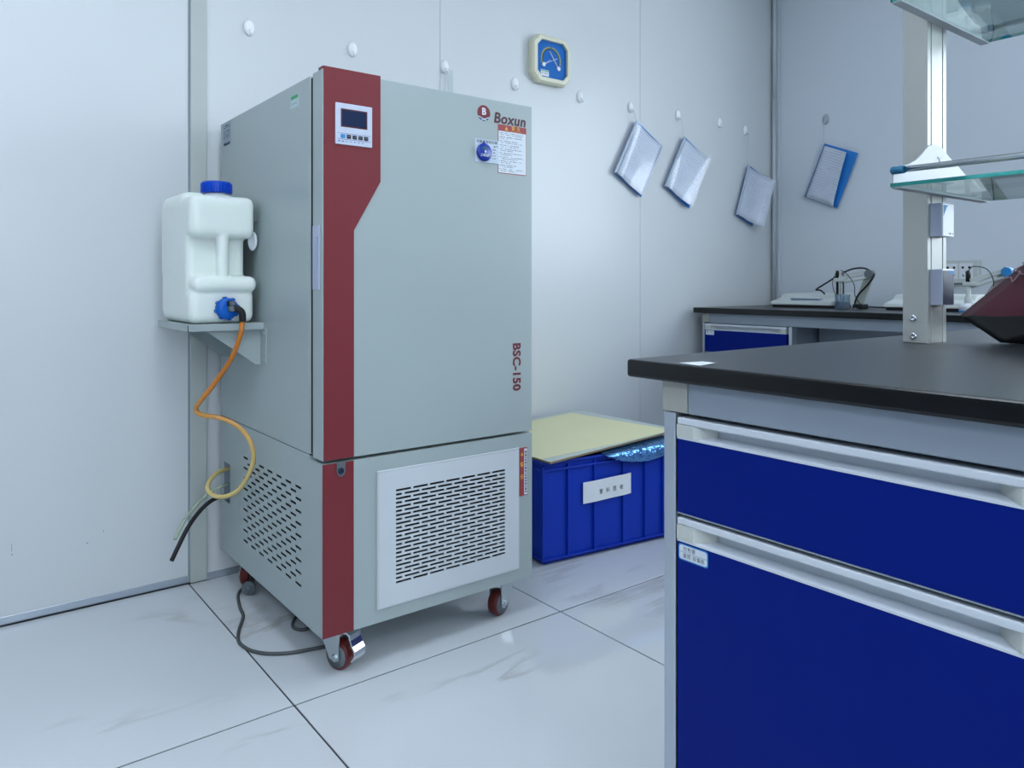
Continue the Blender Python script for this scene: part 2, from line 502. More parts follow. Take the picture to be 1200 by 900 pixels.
# right wall with window opening
y0, y1, z0, z1 = WIN
bm = new()
box(bm, RX1, RX1 + .12, y1, RY1 + .1, 0, RZ); box(bm, RX1, RX1 + .12, RY0 - .1, y0, 0, RZ)
box(bm, RX1, RX1 + .12, y0, y1, 0, z0); box(bm, RX1, RX1 + .12, y0, y1, z1, RZ)
obj('wall_right', bm, m_wall_r, kind='structure')
bm = new()
for a, b_, c, d in ((y0, y0 + .05, z0, z1), (y1 - .05, y1, z0, z1), (y0 + .05, y1 - .05, z0, z0 + .05), (y0 + .05, y1 - .05, z1 - .05, z1)):
    box(bm, RX1 + .03, RX1 + .09, a, b_, c, d, 0.003, 1)
for yy in (y0 + (y1 - y0) / 3, y0 + 2 * (y1 - y0) / 3): box(bm, RX1 + .03, RX1 + .09, yy - .025, yy + .025, z0 + .05, z1 - .05, 0.003, 1)
win = obj('window_1', bm, m_white, kind='structure')
for k in range(3):
    a = y0 + (y1 - y0) * k / 3 + .026; b2 = y0 + (y1 - y0) * (k + 1) / 3 - .026
    bm = new(); quad(bm, a, b2, z0 + .05, z1 - .05, 0, axes((RX1 + .06, 0, 0), (0, 1, 0), (0, 0, 1), (1, 0, 0)))
    obj('pane', bm, g_pane, win)
bm = new(); box(bm, RX0 - .1, RX0, RY0 - .1, RY1 + .1, 0, RZ); obj('wall_left', bm, m_far, kind='structure')
x0, x1, z2, z3 = WIN2
bm = new()
box(bm, RX0, x0, RY0 - .1, RY0, 0, RZ); box(bm, x1, RX1, RY0 - .1, RY0, 0, RZ); box(bm, x0, x1, RY0 - .1, RY0, 0, z2); box(bm, x0, x1, RY0 - .1, RY0, z3, RZ)
obj('wall_front', bm, m_far2, kind='structure')
bm = new()
for a, b_, c, d in ((x0, x0 + .05, z2, z3), (x1 - .05, x1, z2, z3), (x0 + .05, x1 - .05, z2, z2 + .05), (x0 + .05, x1 - .05, z3 - .05, z3)): box(bm, a, b_, RY0 - .08, RY0 - .02, c, d, .003, 1)
xm = (x0 + x1) / 2; box(bm, xm - .025, xm + .025, RY0 - .08, RY0 - .02, z2 + .05, z3 - .05, .003, 1)
win2 = obj('window_2', bm, m_white, kind='structure')
for a, b_ in ((x0 + .05, xm - .026), (xm + .026, x1 - .05)):
    bm = new(); quad(bm, a, b_, z2 + .05, z3 - .05, 0, axes((0, RY0 - .05, 0), (1, 0, 0), (0, 0, 1), (0, -1, 0))); obj('pane', bm, g_pane, win2)
ld = bpy.data.lights.new('window_daylight', 'AREA'); ld.shape = 'RECTANGLE'; ld.size = x1 - x0; ld.size_y = z3 - z2
ld.cycles.is_portal = True
lo = bpy.data.objects.new('window_daylight', ld); lo.location = ((x0 + x1) / 2, RY0 - .09, (z2 + z3) / 2); lo.rotation_euler = (math.radians(90), 0, 0); C.objects.link(lo)
# daylight portal in the window opening
ld = bpy.data.lights.new('window_daylight', 'AREA'); ld.shape = 'RECTANGLE'; ld.size = y1 - y0; ld.size_y = z1 - z0
ld.cycles.is_portal = True
lo = bpy.data.objects.new('window_daylight', ld); lo.location = (RX1 + .10, (y0 + y1) / 2, (z0 + z1) / 2); lo.rotation_euler = (math.radians(90), 0, math.radians(90)); C.objects.link(lo)

# ceiling light panels
root = empty('ceiling_light', (0, 0, RZ), 'square white ceiling light panel over the laboratory floor', 'ceiling light', 'ceiling light panels')
bm = new()
for a, b_, c, d in ((-.31, .31, -.31, -.30), (-.31, .31, .30, .31), (-.31, -.30, -.30, .30), (.30, .31, -.30, .30)): box(bm, a, b_, c, d, -.014, 0)
obj('frame', bm, m_alu, root, world=False)
bm = new(); box(bm, -.30, .30, -.30, .30, -.010, -.002); obj('diffuser', bm, m_led, root, world=False)
spots = [(-1.2, 0.9), (0.3, 0.9), (-1.2, -1.6), (0.3, -1.6), (2.4, -1.6)]
root.location = (spots[0][0], spots[0][1], RZ)
root['label'] = 'square white ceiling light panel nearest the bare left end of the back wall'
for s, lab in zip(spots[1:], ('square white ceiling light panel in front of the incubator', 'square white ceiling light panel behind the camera at the far left', 'square white ceiling light panel behind the camera in the middle', 'square white ceiling light panel behind the camera over the benches')):
    c = copy_tree(root); c.location = (s[0], s[1], RZ); c['label'] = lab

# ================================================================== INCUBATOR
IX0, IX1, IYF, IYB = 0.7375, 1.378, 1.69, 2.478
inc = empty('incubator', (1.058, 2.08, 0), 'tall grey-green laboratory incubator with wine-red stripe on four casters', 'incubator')
bm = new(); box(bm, IX0, IX1, 1.7655, IYB, 0.5345, 1.462, 0.002, 2); obj('cabinet_body', bm, m_paint, inc)
bm = new(); box(bm, IX0 + .004, IX1 - .01, 1.7475, 1.7655, 0.540, 1.456); obj('door_gasket', bm, m_dark, inc)
bm = new(); box(bm, IX0, IX1, IYF, 1.7475, 0.5305, 1.464, 0.002, 2); door = obj('door', bm, m_paint, inc)
# red control stripe on the door
bm = new(); prism(bm, [(.740, .532), (.818, .532), (.818, 1.083), (.890, 1.207), (.890, 1.4705), (.740, 1.4705)], 0.003, faceY(0, IYF + .0003, 0), r=0.0006, seg=1)
box(bm, IX0 + .001, .890, IYF, 1.715, 1.464, 1.4705)
obj('control_stripe', bm, m_red, inc)
# door handle: clear plastic recess in the side of the door
bm = new()
box(bm, IX0 - .003, IX0 + .0005, 1.704, 1.742, 0.938, 1.093, 0.001, 1)
hd = obj('handle', bm, m_lilac, door)
bm = new(); box(bm, IX0 - .0045, IX0 - .003, 1.709, 1.731, 0.948, 1.068, 0.0005, 1); obj('finger_recess', bm, mat('lilac_recess', '9fa8c2', 0.3), door)
# lower cabinet: hollow sheet-metal box with perforated side and front
bm = new()
t = 0.002
box(bm, IX0 + .0012, IX1, IYB - t, IYB, .109, .533); box(bm, IX1 - t, IX1, IYF + .0012, IYB - t, .109, .5235)
box(bm, IX0 + .0012, IX1 - t, IYF + .0012, IYB - t, .109, .111); box(bm, IX0 + .0012, IX1 - t, 1.766, IYB - t, .531, .533)
box(bm, IX0 + .0012, IX1 - t, IYF + .0012, 1.766, .5215, .5235)
box(bm, IX0 + .0012, IX1, 1.766, 1.768, .5235, .533)
obj('base_shell', bm, m_paint, inc)
bm = new()
MS = axes((IX0 + .0012, 0, 0), (0, -1, 0), (0, 0, 1), (-1, 0, 0))          # u = -y, v = z
rows = []
for r in range(17):
    z = .195 + r * (.440 - .195) / 16
    n = 7 if r % 2 == 0 else 6
    off = 0 if r % 2 == 0 else .5
    hs = []
    for k in range(n):
        yc = 2.238 - (k + off) * (2.238 - 1.838) / 6
        hs.append((-yc - .019, -yc + .019))
    rows.append((z - .0031, z + .0031, hs))
perforated(bm, -2.30, -IYF, .109, .5235, rows, .0012, MS)
perforated(bm, -IYB, -2.30, .109, .5235, [(.270, .392, [(-2.446, -2.384)])], .0012, MS)
box(bm, IX0, IX0 + .0012, 1.766, IYB, .5235, .533)
obj('vented_side_panel', bm, m_paint, inc)
bm = new()
MF = axes((0, IYF + .0012, 0), (1, 0, 0), (0, 0, 1), (0, -1, 0))
perforated(bm, IX0, IX1, .109, .5235, [(.18, .45, [(.915, 1.295)])], .0012, MF)
obj('base_front_panel', bm, m_paint, inc)
# added black plates stand in for the shade behind the slots
bm = new(); box(bm, .7687, .7695, 1.70, 2.36, .13, .50); box(bm, .90, 1.31, 1.745, 1.746, .15, .48); obj('slot_shade_plate', bm, m_dark, inc)
bm = new(); box(bm, IX0 + .02, IX0 + .022, 2.37, 2.46, .25, .41); box(bm, IX0 + .0016, IX0 + .02, 2.447, 2.452, .26, .40); obj('port_recess', bm, m_steel, inc)
bm = new(); prism(bm, [(.7378, .1095), (.818, .1095), (.818, .523), (.7378, .523)], 0.0012, faceY(0, IYF + .0002, 0)); obj('red_stripe', bm, m_red, inc)
# front grille
bm = new()
MG = axes((0, IYF - .0005, 0), (1, 0, 0), (0, 0, 1), (0, -1, 0))
rows = []
sw = (1.277 - .932) / 6.88
for r in range(23):
    z = .199 + r * (.431 - .199) / 22
    if r % 2 == 0: hs = [(.932 + k * sw, .932 + k * sw + sw * .88) for k in range(7)]
    else: hs = [(.932, .932 + sw * .36)] + [(.932 + (k + .5) * sw, .932 + (k + .5) * sw + sw * .88) for k in range(6)] + [(.932 + 6.5 * sw, 1.277)]
    rows.append((z - .0029, z + .0029, hs))
perforated(bm, .884, 1.325, .147, .482, rows, .004, MG)
for a in ((.880, 1.329, .142, .147), (.880, 1.329, .482, .487)): box(bm, a[0], a[1], IYF - .0040, IYF - .0002, a[2], a[3], 0.001, 1)
for a in ((.880, .884, .147, .482), (1.325, 1.329, .147, .482)): box(bm, a[0], a[1], IYF - .0040, IYF - .0002, a[2], a[3], 0.001, 1)
obj('front_grille', bm, m_grille, inc)
# lock under the door
bm = new()
pts = [(-.011, .017)] + [(.011 * math.cos(a), -.004 + .014 * math.sin(a)) for a in [math.pi + k * math.pi / 10 for k in range(11)]] + [(.011, .017)]
prism(bm, pts, 0.002, faceY(.784, IYF - .001, .507)); lk = obj('lock_plate', bm, m_hub, inc)
bm = new(); lathe(bm, [(.0075, 0), (.0075, .004), (.006, .005)], 20, faceY(.783, IYF - .003, .504)); obj('lock_cylinder', bm, mat('lock_navy', '14263e', .3), lk)
# control panel with screen and keys
bm = new(); box(bm, .768, .865, IYF - .0062, IYF - .0027, 1.288, 1.3875, 0.001, 1); cp = obj('control_panel', bm, mat('panel_pale_lilac', 'c3cbdc', .4, var=.06, scale=60), inc)
bm = new(); box(bm, .7815, .8515, IYF - .0072, IYF - .0062, 1.3305, 1.3745, .0005, 1); obj('screen_bezel', bm, mat('bezel_dark_red', '5c1c26', .35), cp)
bm = new(); box(bm, .7845, .8485, IYF - .0080, IYF - .0072, 1.3335, 1.3715, .0004, 1); obj('screen', bm, m_navy, cp)
for k in range(5):
    x = .787 + k * .0153
    bm = new(); box(bm, x - .0055, x + .0055, IYF - .0078, IYF - .0062, 1.3035, 1.3125, .0005, 1)
    if k:
        scribble(bm, x - .004, x + .004, 1.308, .0025, faceY(0, IYF - .0079, 0), mi=1)
    obj('key', bm, [m_sky if k == 0 else m_ink, m_grey_ink], cp)
bm = new()
box(bm, .773, .860, IYF - .0066, IYF - .0062, 1.3148, 1.3155); box(bm, .773, .860, IYF - .0066, IYF - .0062, 1.3005, 1.3012)
for k in range(5): prism(bm, [(-.002, .0015), (.002, .0015), (0, -.0015)], .0004, faceY(.797 + k * .0105, IYF - .0062, 1.2955))
scribble(bm, .774, .790, 1.2955, .003, faceY(0, IYF - .0065, 0))
obj('panel_print', bm, mat('panel_print_blue', '2a5f9c', .5, var=0), cp)
# emblem and lettering on the door
EM = faceY(1.207, IYF - .0004, 1.4225)
bm = new()
def seg_poly(a0, a1, r, n=24): return [(r * math.cos(a0 + (a1 - a0) * k / n), r * math.sin(a0 + (a1 - a0) * k / n)) for k in range(n + 1)]
prism(bm, seg_poly(math.radians(-24), math.radians(204), .0215), .0006, EM)
prism(bm, [(-.0195, -.0088), (0, -.0135), (.0195, -.0088)], .0006, EM)
em = obj('emblem', bm, m_red, inc)
bm = new(); prism(bm, [p for p in seg_poly(math.radians(212), math.radians(328), .0215)], .0005, EM); obj('emblem_base', bm, m_cobalt, em)
bm = new()
def bar(bm, p, q, wd, z, M):
    d = (Vector(q) - Vector(p)).normalized(); n = Vector((-d.y, d.x)) * wd / 2
    prism(bm, [Vector(p) + n, Vector(p) - n, Vector(q) - n, Vector(q) + n], z, M)
bar(bm, (-.0185, -.0105), (.008, -.0195), .0022, .0009, EM); bar(bm, (.0185, -.0105), (-.008, -.0195), .0022, .00095, EM)
merge(bm, text_bm('B', .026, .03, M=EM @ Matrix.Translation((0, .0035, .0008)), depth=.0001))
obj('emblem_letter', bm, m_lwhite, em)
bm = text_bm('Boxun', .041, .026, shear=.16, M=faceY(1.2968, IYF - .0007, 1.4145), depth=.0002, spacing=1.08)
obj('lettering', bm, mat('lettering_maroon', '4e2230', .5, var=0), inc)
MB = axes((1.3205, IYF - .0007, .7175), (0, 0, -1), (1, 0, 0), (0, -1, 0))
bm = text_bm('BSC-150', .0375, .032, M=MB, depth=.0002, spacing=1.03)
obj('lettering', bm, mat('lettering_red', '6a1f2c', .5, var=0), inc)
# warning label
bm = new(); box(bm, 1.2555, 1.3565, IYF - .0005, IYF + .0005, 1.262, 1.399); wl = obj('warning_label', bm, m_lred, inc)
bm = new(); box(bm, 1.2572, 1.3548, IYF - .0009, IYF, 1.2642, 1.381); obj('text_field', bm, m_lwhite, wl)
bm = new()
FW = faceY(0, IYF - .0011, 0)
for k in range(10):
    z = 1.3755 - k * .0112
    scribble(bm, 1.2595, 1.2625, z, .0022, FW, dens=1); scribble(bm, 1.264, 1.264 + random.uniform(.05, .085), z, .0024, FW)
    scribble(bm, 1.264, 1.264 + random.uniform(.02, .08), z - .0048, .0022, FW)
obj('print', bm, m_grey_ink, wl)
bm = new(); prism(bm, [(-.006, -.005), (.006, -.005), (0, .0065)], .0003, faceY(1.285, IYF - .0006, 1.3895)); obj('warning_triangle', bm, m_yellow, wl)
for ch, x in (('警', 1.309), ('告', 1.3275)): obj('heading_character', text_bm(ch, .0125, .01, M=faceY(x, IYF - .0009, 1.3915)), m_yellow, wl)
bm = new(); scribble(bm, 1.30, 1.337, 1.3835, .0018, faceY(0, IYF - .0009, 0)); obj('subheading', bm, m_yellow, wl)
# warning strip on the base
bm = new(); box(bm, 1.3305, 1.3575, IYF - .0046, IYF, .3485, .4845); ws = obj('warning_strip', bm, m_lred, inc)
bm = new(); box(bm, 1.3455, 1.3562, IYF - .0050, IYF - .0045, .351, .482); obj('text_field', bm, m_lwhite, ws)
bm = new()
z = .475
while z > .36:
    L = random.uniform(.003, .008); quad(bm, 1.3475, 1.3545, z - L, z, 0, faceY(0, IYF - .0052, 0)); z -= L + .0022
obj('print', bm, m_grey_ink, ws)
bm = new(); prism(bm, [(-.005, -.004), (.005, -.004), (0, .006)], .0003, faceY(1.338, IYF - .0046, .467)); obj('warning_triangle', bm, m_yellow, ws)
for ch, z in (('警', .437), ('告', .402)): obj('heading_character', text_bm(ch, .0145, .015, M=faceY(1.338, IYF - .0049, z)), m_yellow, ws)
# rating plate and small sticker on the left side
bm = new(); box(bm, IX0 - .0008, IX0, 2.370, 2.452, 1.385, 1.455); rp = obj('rating_plate', bm, mat('plate_silver', '9aabba', .35, .3), inc)
bm = new()
FX = faceX(IX0 - .001, 0, 0)
for z, h in ((1.448, .005), (1.442, .003), (1.432, .003), (1.426, .003), (1.420, .003), (1.414, .003), (1.408, .003), (1.393, .005)): scribble(bm, -2.445, -2.38, z, h, FX)
quad(bm, -2.44, -2.385, 1.387, 1.391, 0, FX)
obj('print', bm, m_ink, rp)
bm = new(); box(bm, IX0 - .0006, IX0, 1.835, 1.888, 1.402, 1.434); sk = obj('approval_sticker', bm, mat('sticker_pale', 'b4c8cc', .4), inc)
bm = new(); box(bm, IX0 - .001, IX0, 1.838, 1.885, 1.424, 1.433)
scribble(bm, -1.883, -1.842, 1.412, .003, faceX(IX0 - .0011, 0, 0)); obj('print', bm, m_green, sk)
# white plug of the cable port
bm = new(); lathe(bm, [(0, 0), (.018, .001), (.018, .004), (.014, .006), (.012, .004), (0, .004)], 24, faceX(IX0 - .012, 2.138, 1.074) @ Matrix.Rotation(.5, 4, 'Y') @ Matrix.Diagonal((.9, 1.5, 1, 1)))
pl = obj('port_plug', bm, m_white, inc)
bm = new(); prism(bm, [(-.006, .055), (.008, .060), (.001, .02)], .008, faceX(IX0, 2.142, 1.07)); obj('plug_tether', bm, m_hub, pl)
# side shelf that carries the jug
SX0, SY0, SY1 = 0.537, 2.087, 2.413
bm = new(); box(bm, SX0, IX0, SY0, SY1, .842, .845); box(bm, SX0, IX0, SY0, SY0 + .002, .8265, .842); box(bm, SX0, IX0, SY1 - .002, SY1, .8265, .842); box(bm, SX0, SX0 + .002, SY0, SY1, .8265, .842)
shelf = obj('side_shelf', bm, m_paint, inc)
for yy, s in ((2.108, -1), (2.392, 1)):
    bm = new(); prism(bm, [(.566, .842), (IX0, .842), (IX0, .728), (.722, .728)], .002, faceY(0, yy, 0))
    box(bm, IX0 - .0025, IX0, min(yy, yy + s * .045), max(yy, yy + s * .045), .727, .83)
    for z in (.742, .815): lathe(bm, [(.005, 0), (.004, .002), (0, .003)], 10, faceX(IX0 - .0025, yy + s * .032, z))
    box(bm, .566, IX0, min(yy, yy + s * .016), max(yy, yy + s * .016), .8385, .8418)
    obj('bracket', bm, m_paint, shelf)
# casters
def caster(x, y, rz, brake):
    M = Matrix.Translation((x, y, 0)) @ Matrix.Rotation(rz, 4, 'Z')       # local: wheel rolls along y, axle along x
    R = .036
    bm = new(); box(bm, -.036, .036, -.004, .068, .1045, .109, .001, 1, M)
    lathe(bm, [(.022, .094), (.024, .1045)], 20, M @ Matrix.Translation((0, .032, 0)))
    box(bm, -.022, .022, -.012, .052, .090, .094, .001, 1, M)
    for s in (-1, 1):
        prism(bm, [(-.014, .094), (.05, .094), (.016, .030), (0, .023), (-.013, .030)], .003, M @ axes((s * .0205 - .0015, 0, 0), (0, 1, 0), (0, 0, 1), (1, 0, 0)))
        lathe(bm, [(.008, 0), (.008, .005), (.004, .007), (0, .007)], 6, M @ axes((s * .022, 0, R), (0, 1, 0), (0, 0, 1), (s, 0, 0)), smooth=False)
    for xx in (-.028, .028):
        for yy in (.006, .058): lathe(bm, [(.006, .099), (.006, .1045)], 6, M @ Matrix.Translation((xx, yy, 0)), smooth=False)
    c = obj('caster', bm, m_zinc, inc)
    bm = new(); lathe(bm, [(.012, -.0155), (.031, -.0155), (.0345, -.013), (R, -.008), (R, .008), (.0345, .013), (.031, .0155), (.012, .0155)], 32, M @ axes((0, 0, R), (0, 1, 0), (0, 0, 1), (1, 0, 0)))
    obj('wheel', bm, m_wheel, c)
    bm = new(); lathe(bm, [(.006, -.0165), (.029, -.0165), (.0285, -.010), (.0285, .010), (.029, .0165), (.006, .0165)], 28, M @ axes((0, 0, R), (0, 1, 0), (0, 0, 1), (1, 0, 0)))
    obj('hub', bm, m_hub, c)
    if brake:
        prof = [(-.010, .099), (-.034, .101), (-.044, .096), (-.047, .084), (-.053, .070), (-.060, .060), (-.062, .050), (-.058, .040), (-.049, .031), (-.046, .033), (-.054, .042), (-.058, .050), (-.056, .058), (-.049, .069), (-.043, .083), (-.040, .092), (-.033, .097), (-.010, .095)]
        bm = new(); prism(bm, prof, .038, M @ axes((-.017, 0, 0), (0, 1, 0), (0, 0, 1), (1, 0, 0)))
        obj('brake_pedal', bm, m_chrome, c)
caster(.8075, 1.742, math.radians(24), True)
caster(1.300, 1.748, math.radians(-72), False)
caster(.800, 2.405, math.radians(-40), False)
caster(1.310, 2.405, math.radians(15), False)

# status card with magnet on the door
sc = empty('status_card', (1.217, IYF, 1.287), 'small white status card with round blue magnet dial on the incubator door', 'sign')
bm = new(); box(bm, 1.177, 1.2565, IYF - .0020, IYF - .0001, 1.2865, 1.3505, .0003, 1); obj('card', bm, mat('card_pale', 'c2cedd', .45), sc)
bm = text_bm('设备状态标识牌', .0098, .005, M=faceY(1.2165, IYF - .0023, 1.3435), spacing=1.08)
FC = faceY(0, IYF - .0022, 0)
for k in range(5): scribble(bm, 1.236, 1.246, 1.332 - k * .008, .0025, FC)
scribble(bm, 1.238, 1.255, 1.334, .002, FC)
obj('print', bm, m_ink, sc)
bm = new(); lathe(bm, [(.0235, 0), (.0245, .002), (.0245, .006), (.022, .0085), (0, .0085)], 32, faceY(1.2045, IYF - .002, 1.3135))
prism(bm, [(-.003, 0), (.003, 0), (0, .005)], .006, faceY(1.2035, IYF - .002, 1.338))
mg = obj('magnet', bm, m_magnet, sc)
bm = text_bm('正常运行', .0085, .01, M=faceY(1.2055, IYF - .0108, 1.3045)); lathe(bm, [(.0032, 0), (.0032, .0002)], 12, faceY(1.2055, IYF - .0106, 1.316)); box(bm, 1.2042, 1.2068, IYF - .0108, IYF - .0105, 1.311, 1.315)
obj('print', bm, m_lwhite, mg)
bm = new(); prism(bm, [(-.009, .012), (.008, .012), (.006, .006), (-.005, .005)], .0002, faceY(1.2035, IYF - .0106, 1.3155)); obj('green_mark', bm, mat('dark_green', '17604a', .4), mg)

# ================================================================== JUG
jug = empty('water_jug', (.632, 2.25, .845), 'white plastic water jug with blue cap standing on the side shelf', 'jug')
bm = new()
box(bm, .546, .7185, 2.103, 2.405, .8455, .940, .020, 3)
box(bm, .553, .7245, 2.093, 2.25, .929, .974, .019, 3)
box(bm, .546, .702, 2.134, 2.415, .860, 1.18, .018, 3)
box(bm, .545, .690, 2.26, 2.432, .960, 1.205, .030, 3)
box(bm, .546, .7195, 2.097, 2.425, 1.077, 1.193, .021, 3)
box(bm, .548, .700, 2.20, 2.430, 1.13, 1.210, .024, 3)
lathe(bm, [(.0165, .955), (.0165, 1.095)], 20, Matrix.Translation((.6345, 2.115, 0)))
lathe(bm, [(.042, 1.180), (.036, 1.194), (.033, 1.203)], 28, Matrix.Translation((.629, 2.152, 0)))
jb = obj('jug_body', bm, m_hdpe, jug)
rm = jb.modifiers.new('remesh', 'REMESH'); rm.mode = 'VOXEL'; rm.voxel_size = .0035; rm.use_smooth_shade = True
sm = jb.modifiers.new('smooth', 'SMOOTH'); sm.iterations = 8; sm.factor = .5
bm = new()
prof = [(.0405, 1.2025), (.0405, 1.228), (.037, 1.2335), (0, 1.2335)]
lathe(bm, prof, 36, Matrix.Translation((.629, 2.152, 0)))
for k in range(36):
    a = 2 * math.pi * k / 36
    box(bm, .0400, .0415, -.0017, .0017, 1.204, 1.228, M=Matrix.Translation((.629, 2.152, 0)) @ Matrix.Rotation(a, 4, 'Z'))
obj('screw_cap', bm, m_cap, jug)
# spigot
SPM = faceY(.640, 2.105, .8855)
bm = new(); lathe(bm, [(.029, 0), (.029, .016), (.026, .020), (.012, .021)], 30, SPM)
for k in range(8):
    a = 2 * math.pi * k / 8 + .2
    box(bm, .027, .0325, -.004, .004, .002, .016, M=SPM @ Matrix.Rotation(a, 4, 'Z'))
sp = obj('spigot', bm, m_spig, jug)
bm = new(); lathe(bm, [(.009, .019), (.009, .030), (.007, .040)], 16, SPM @ Matrix.Translation((.006, 0, 0))); box(bm, .640, .655, 2.068, 2.086, .894, .906, .002, 1); obj('nipple', bm, [m_hub], sp)
bm = new(); tube(bm, [(.651, 2.074, .888), (.662, 2.069, .884), (.671, 2.066, .874), (.673, 2.067, .851)], .0092, 12, 4); box(bm, .636, .652, 2.076, 2.086, .893, .908, .003, 1)
obj('elbow', bm, m_black, sp)

bm = new()
hose = [(.673, 2.067, .852), (.665, 2.066, .809), (.650, 2.090, .750), (.620, 2.142, .678), (.594, 2.172, .632), (.589, 2.205, .604), (.600, 2.192, .588), (.640, 2.155, .580), (.680, 2.127, .556), (.705, 2.103, .516), (.715, 2.104, .467), (.710, 2.132, .415), (.695, 2.181, .363), (.670, 2.224, .341), (.650, 2.262, .341), (.645, 2.295, .357), (.670, 2.340, .371), (.700, 2.370, .379), (.748, 2.421, .373)]
tube(bm, hose, .0066, 12, 6)
tag(obj('amber_hose', bm, m_amber), 'amber tubing looping from the jug spigot into the incubator side', 'hose')
bm = new(); tube(bm, [(.750, 2.432, .287), (.710, 2.391, .297), (.670, 2.358, .296), (.640, 2.356, .273), (.600, 2.323, .244), (.570, 2.306, .202), (.545, 2.288, .166)], .0062, 12, 6)
tag(obj('black_hose', bm, m_black), 'black drain hose drooping from the incubator side port', 'hose')
bm = new(); tube(bm, [(.750, 2.418, .326), (.710, 2.375, .333), (.670, 2.384, .313), (.630, 2.373, .284), (.600, 2.379, .242), (.570, 2.354, .204)], .0052, 12, 6)
tag(obj('clear_hose', bm, g_tube), 'clear thin tube drooping beside the black hose', 'hose')

# power cord with plug on the floor
pc = empty('mains_cable', (.70, 2.1, 0), 'grey power cord curling across the floor from under the incubator', 'cable')
bm = new(); tube(bm, [(.790, 2.37, .020), (.772, 2.365, .010), (.745, 2.331, .005), (.720, 2.236, .0048), (.709, 2.173, .0048), (.672, 2.094, .0048), (.651, 2.035, .0048), (.650, 1.993, .0048), (.662, 1.949, .0048), (.689, 1.912, .0048), (.734, 1.883, .0048), (.779, 1.870, .0048), (.829, 1.861, .0048), (.862, 1.885, .0048), (.878, 1.94, .0048), (.845, 1.985, .0060), (.809, 1.985, .0060), (.798, 2.03, .0048), (.86, 2.11, .0048), (1.0, 2.2, .0048)], .0046, 10, 6)
obj('flex', bm, m_cable, pc)
PM = axes((.772, 2.318, .0215), (.79, -.61, 0), (0, 0, 1), (-.61, -.79, 0))
bm = new(); lathe(bm, [(.010, -.032), (.013, -.022), (.0205, -.010), (.0215, 0), (.0205, .001)], 24, PM); pg = obj('plug', bm, m_hub, pc)
bm = new()
for a in (90, 210, 330):
    box(bm, -.0028, .0028, -.001, .001, 0, .014, M=PM @ Matrix.Rotation(math.radians(a), 4, 'Z') @ Matrix.Translation((0, .009, 0)))
obj('pin', bm, m_chrome, pg)

# ================================================================== WALL HOOKS
def hook_meshes():
    bm = new(); lathe(bm, [(0, .0), (.021, .0), (.0225, .002), (.020, .007), (.013, .012), (0, .014)], 28, Matrix.Diagonal((.85, 1.25, 1, 1)))
    base = bm
    bm = new(); tube(bm, [(0, -.008, .011), (0, -.014, .017), (0, -.022, .019), (0, -.026, .023), (0, -.022, .027)], .0032, 8, 4)
    return base, bm
HOOKS = [(.843, 1.806, 'bare white oval wall hook nearest the grey trim post'),
         (1.217, 1.805, 'bare white oval wall hook above the red stripe of the incubator'),
         (1.613, 1.812, 'white oval wall hook with clear strips hanging behind the incubator'),
         (1.965, 1.801, 'bare white wall hook left of the blue dial gauge'),
         (2.339, 1.803, 'bare white wall hook right of the blue dial gauge'),
         (2.670, 1.804, 'white wall hook holding up the folder nearest the dial gauge'),
         (3.017, 1.812, 'white wall hook holding up the second folder right of the gauge'),
         (3.359, 1.819, 'bare white wall hook between the two right-hand folders on the back wall'),
         (3.587, 1.806, 'small white wall hook with long cord, nearest the room corner')]
hb, hk = hook_meshes()
first = None
for x, z, lab in HOOKS:
    M = faceY(x, RY1, z)
    if first is None:
        first = empty('wall_hook', (0, 0, 0), lab, 'hook', 'white adhesive hooks on the back wall', M=M)
        obj('hook_base', hb, m_hook, first, world=False); obj('hook_arm', hk, m_hook, first, world=False)
    else:
        c = copy_tree(first); c.matrix_basis = M; c['label'] = lab
hb, hk = hook_meshes()
hr = empty('wall_hook', (0, 0, 0), 'clear plastic hook on the right wall above the blue folder', 'hook', M=faceX(RX1, 2.204, 1.848))
obj('hook_base', hb, g_hook, hr, world=False); obj('hook_arm', hk, g_hook, hr, world=False)
# clear strips that hang from the third hook
bm = new()
box(bm, 1.617, 1.641, RY1 - .0195, RY1 - .0185, 1.45, 1.800, .0003, 1); box(bm, 1.604, 1.607, RY1 - .0195, RY1 - .0185, 1.45, 1.790); box(bm, 1.604, 1.641, RY1 - .0195, RY1 - .0185, 1.45, 1.456)
tag(obj('hanging_strip', bm, g_strip), 'clear plastic strip hanging from a hook behind the incubator', 'strip')

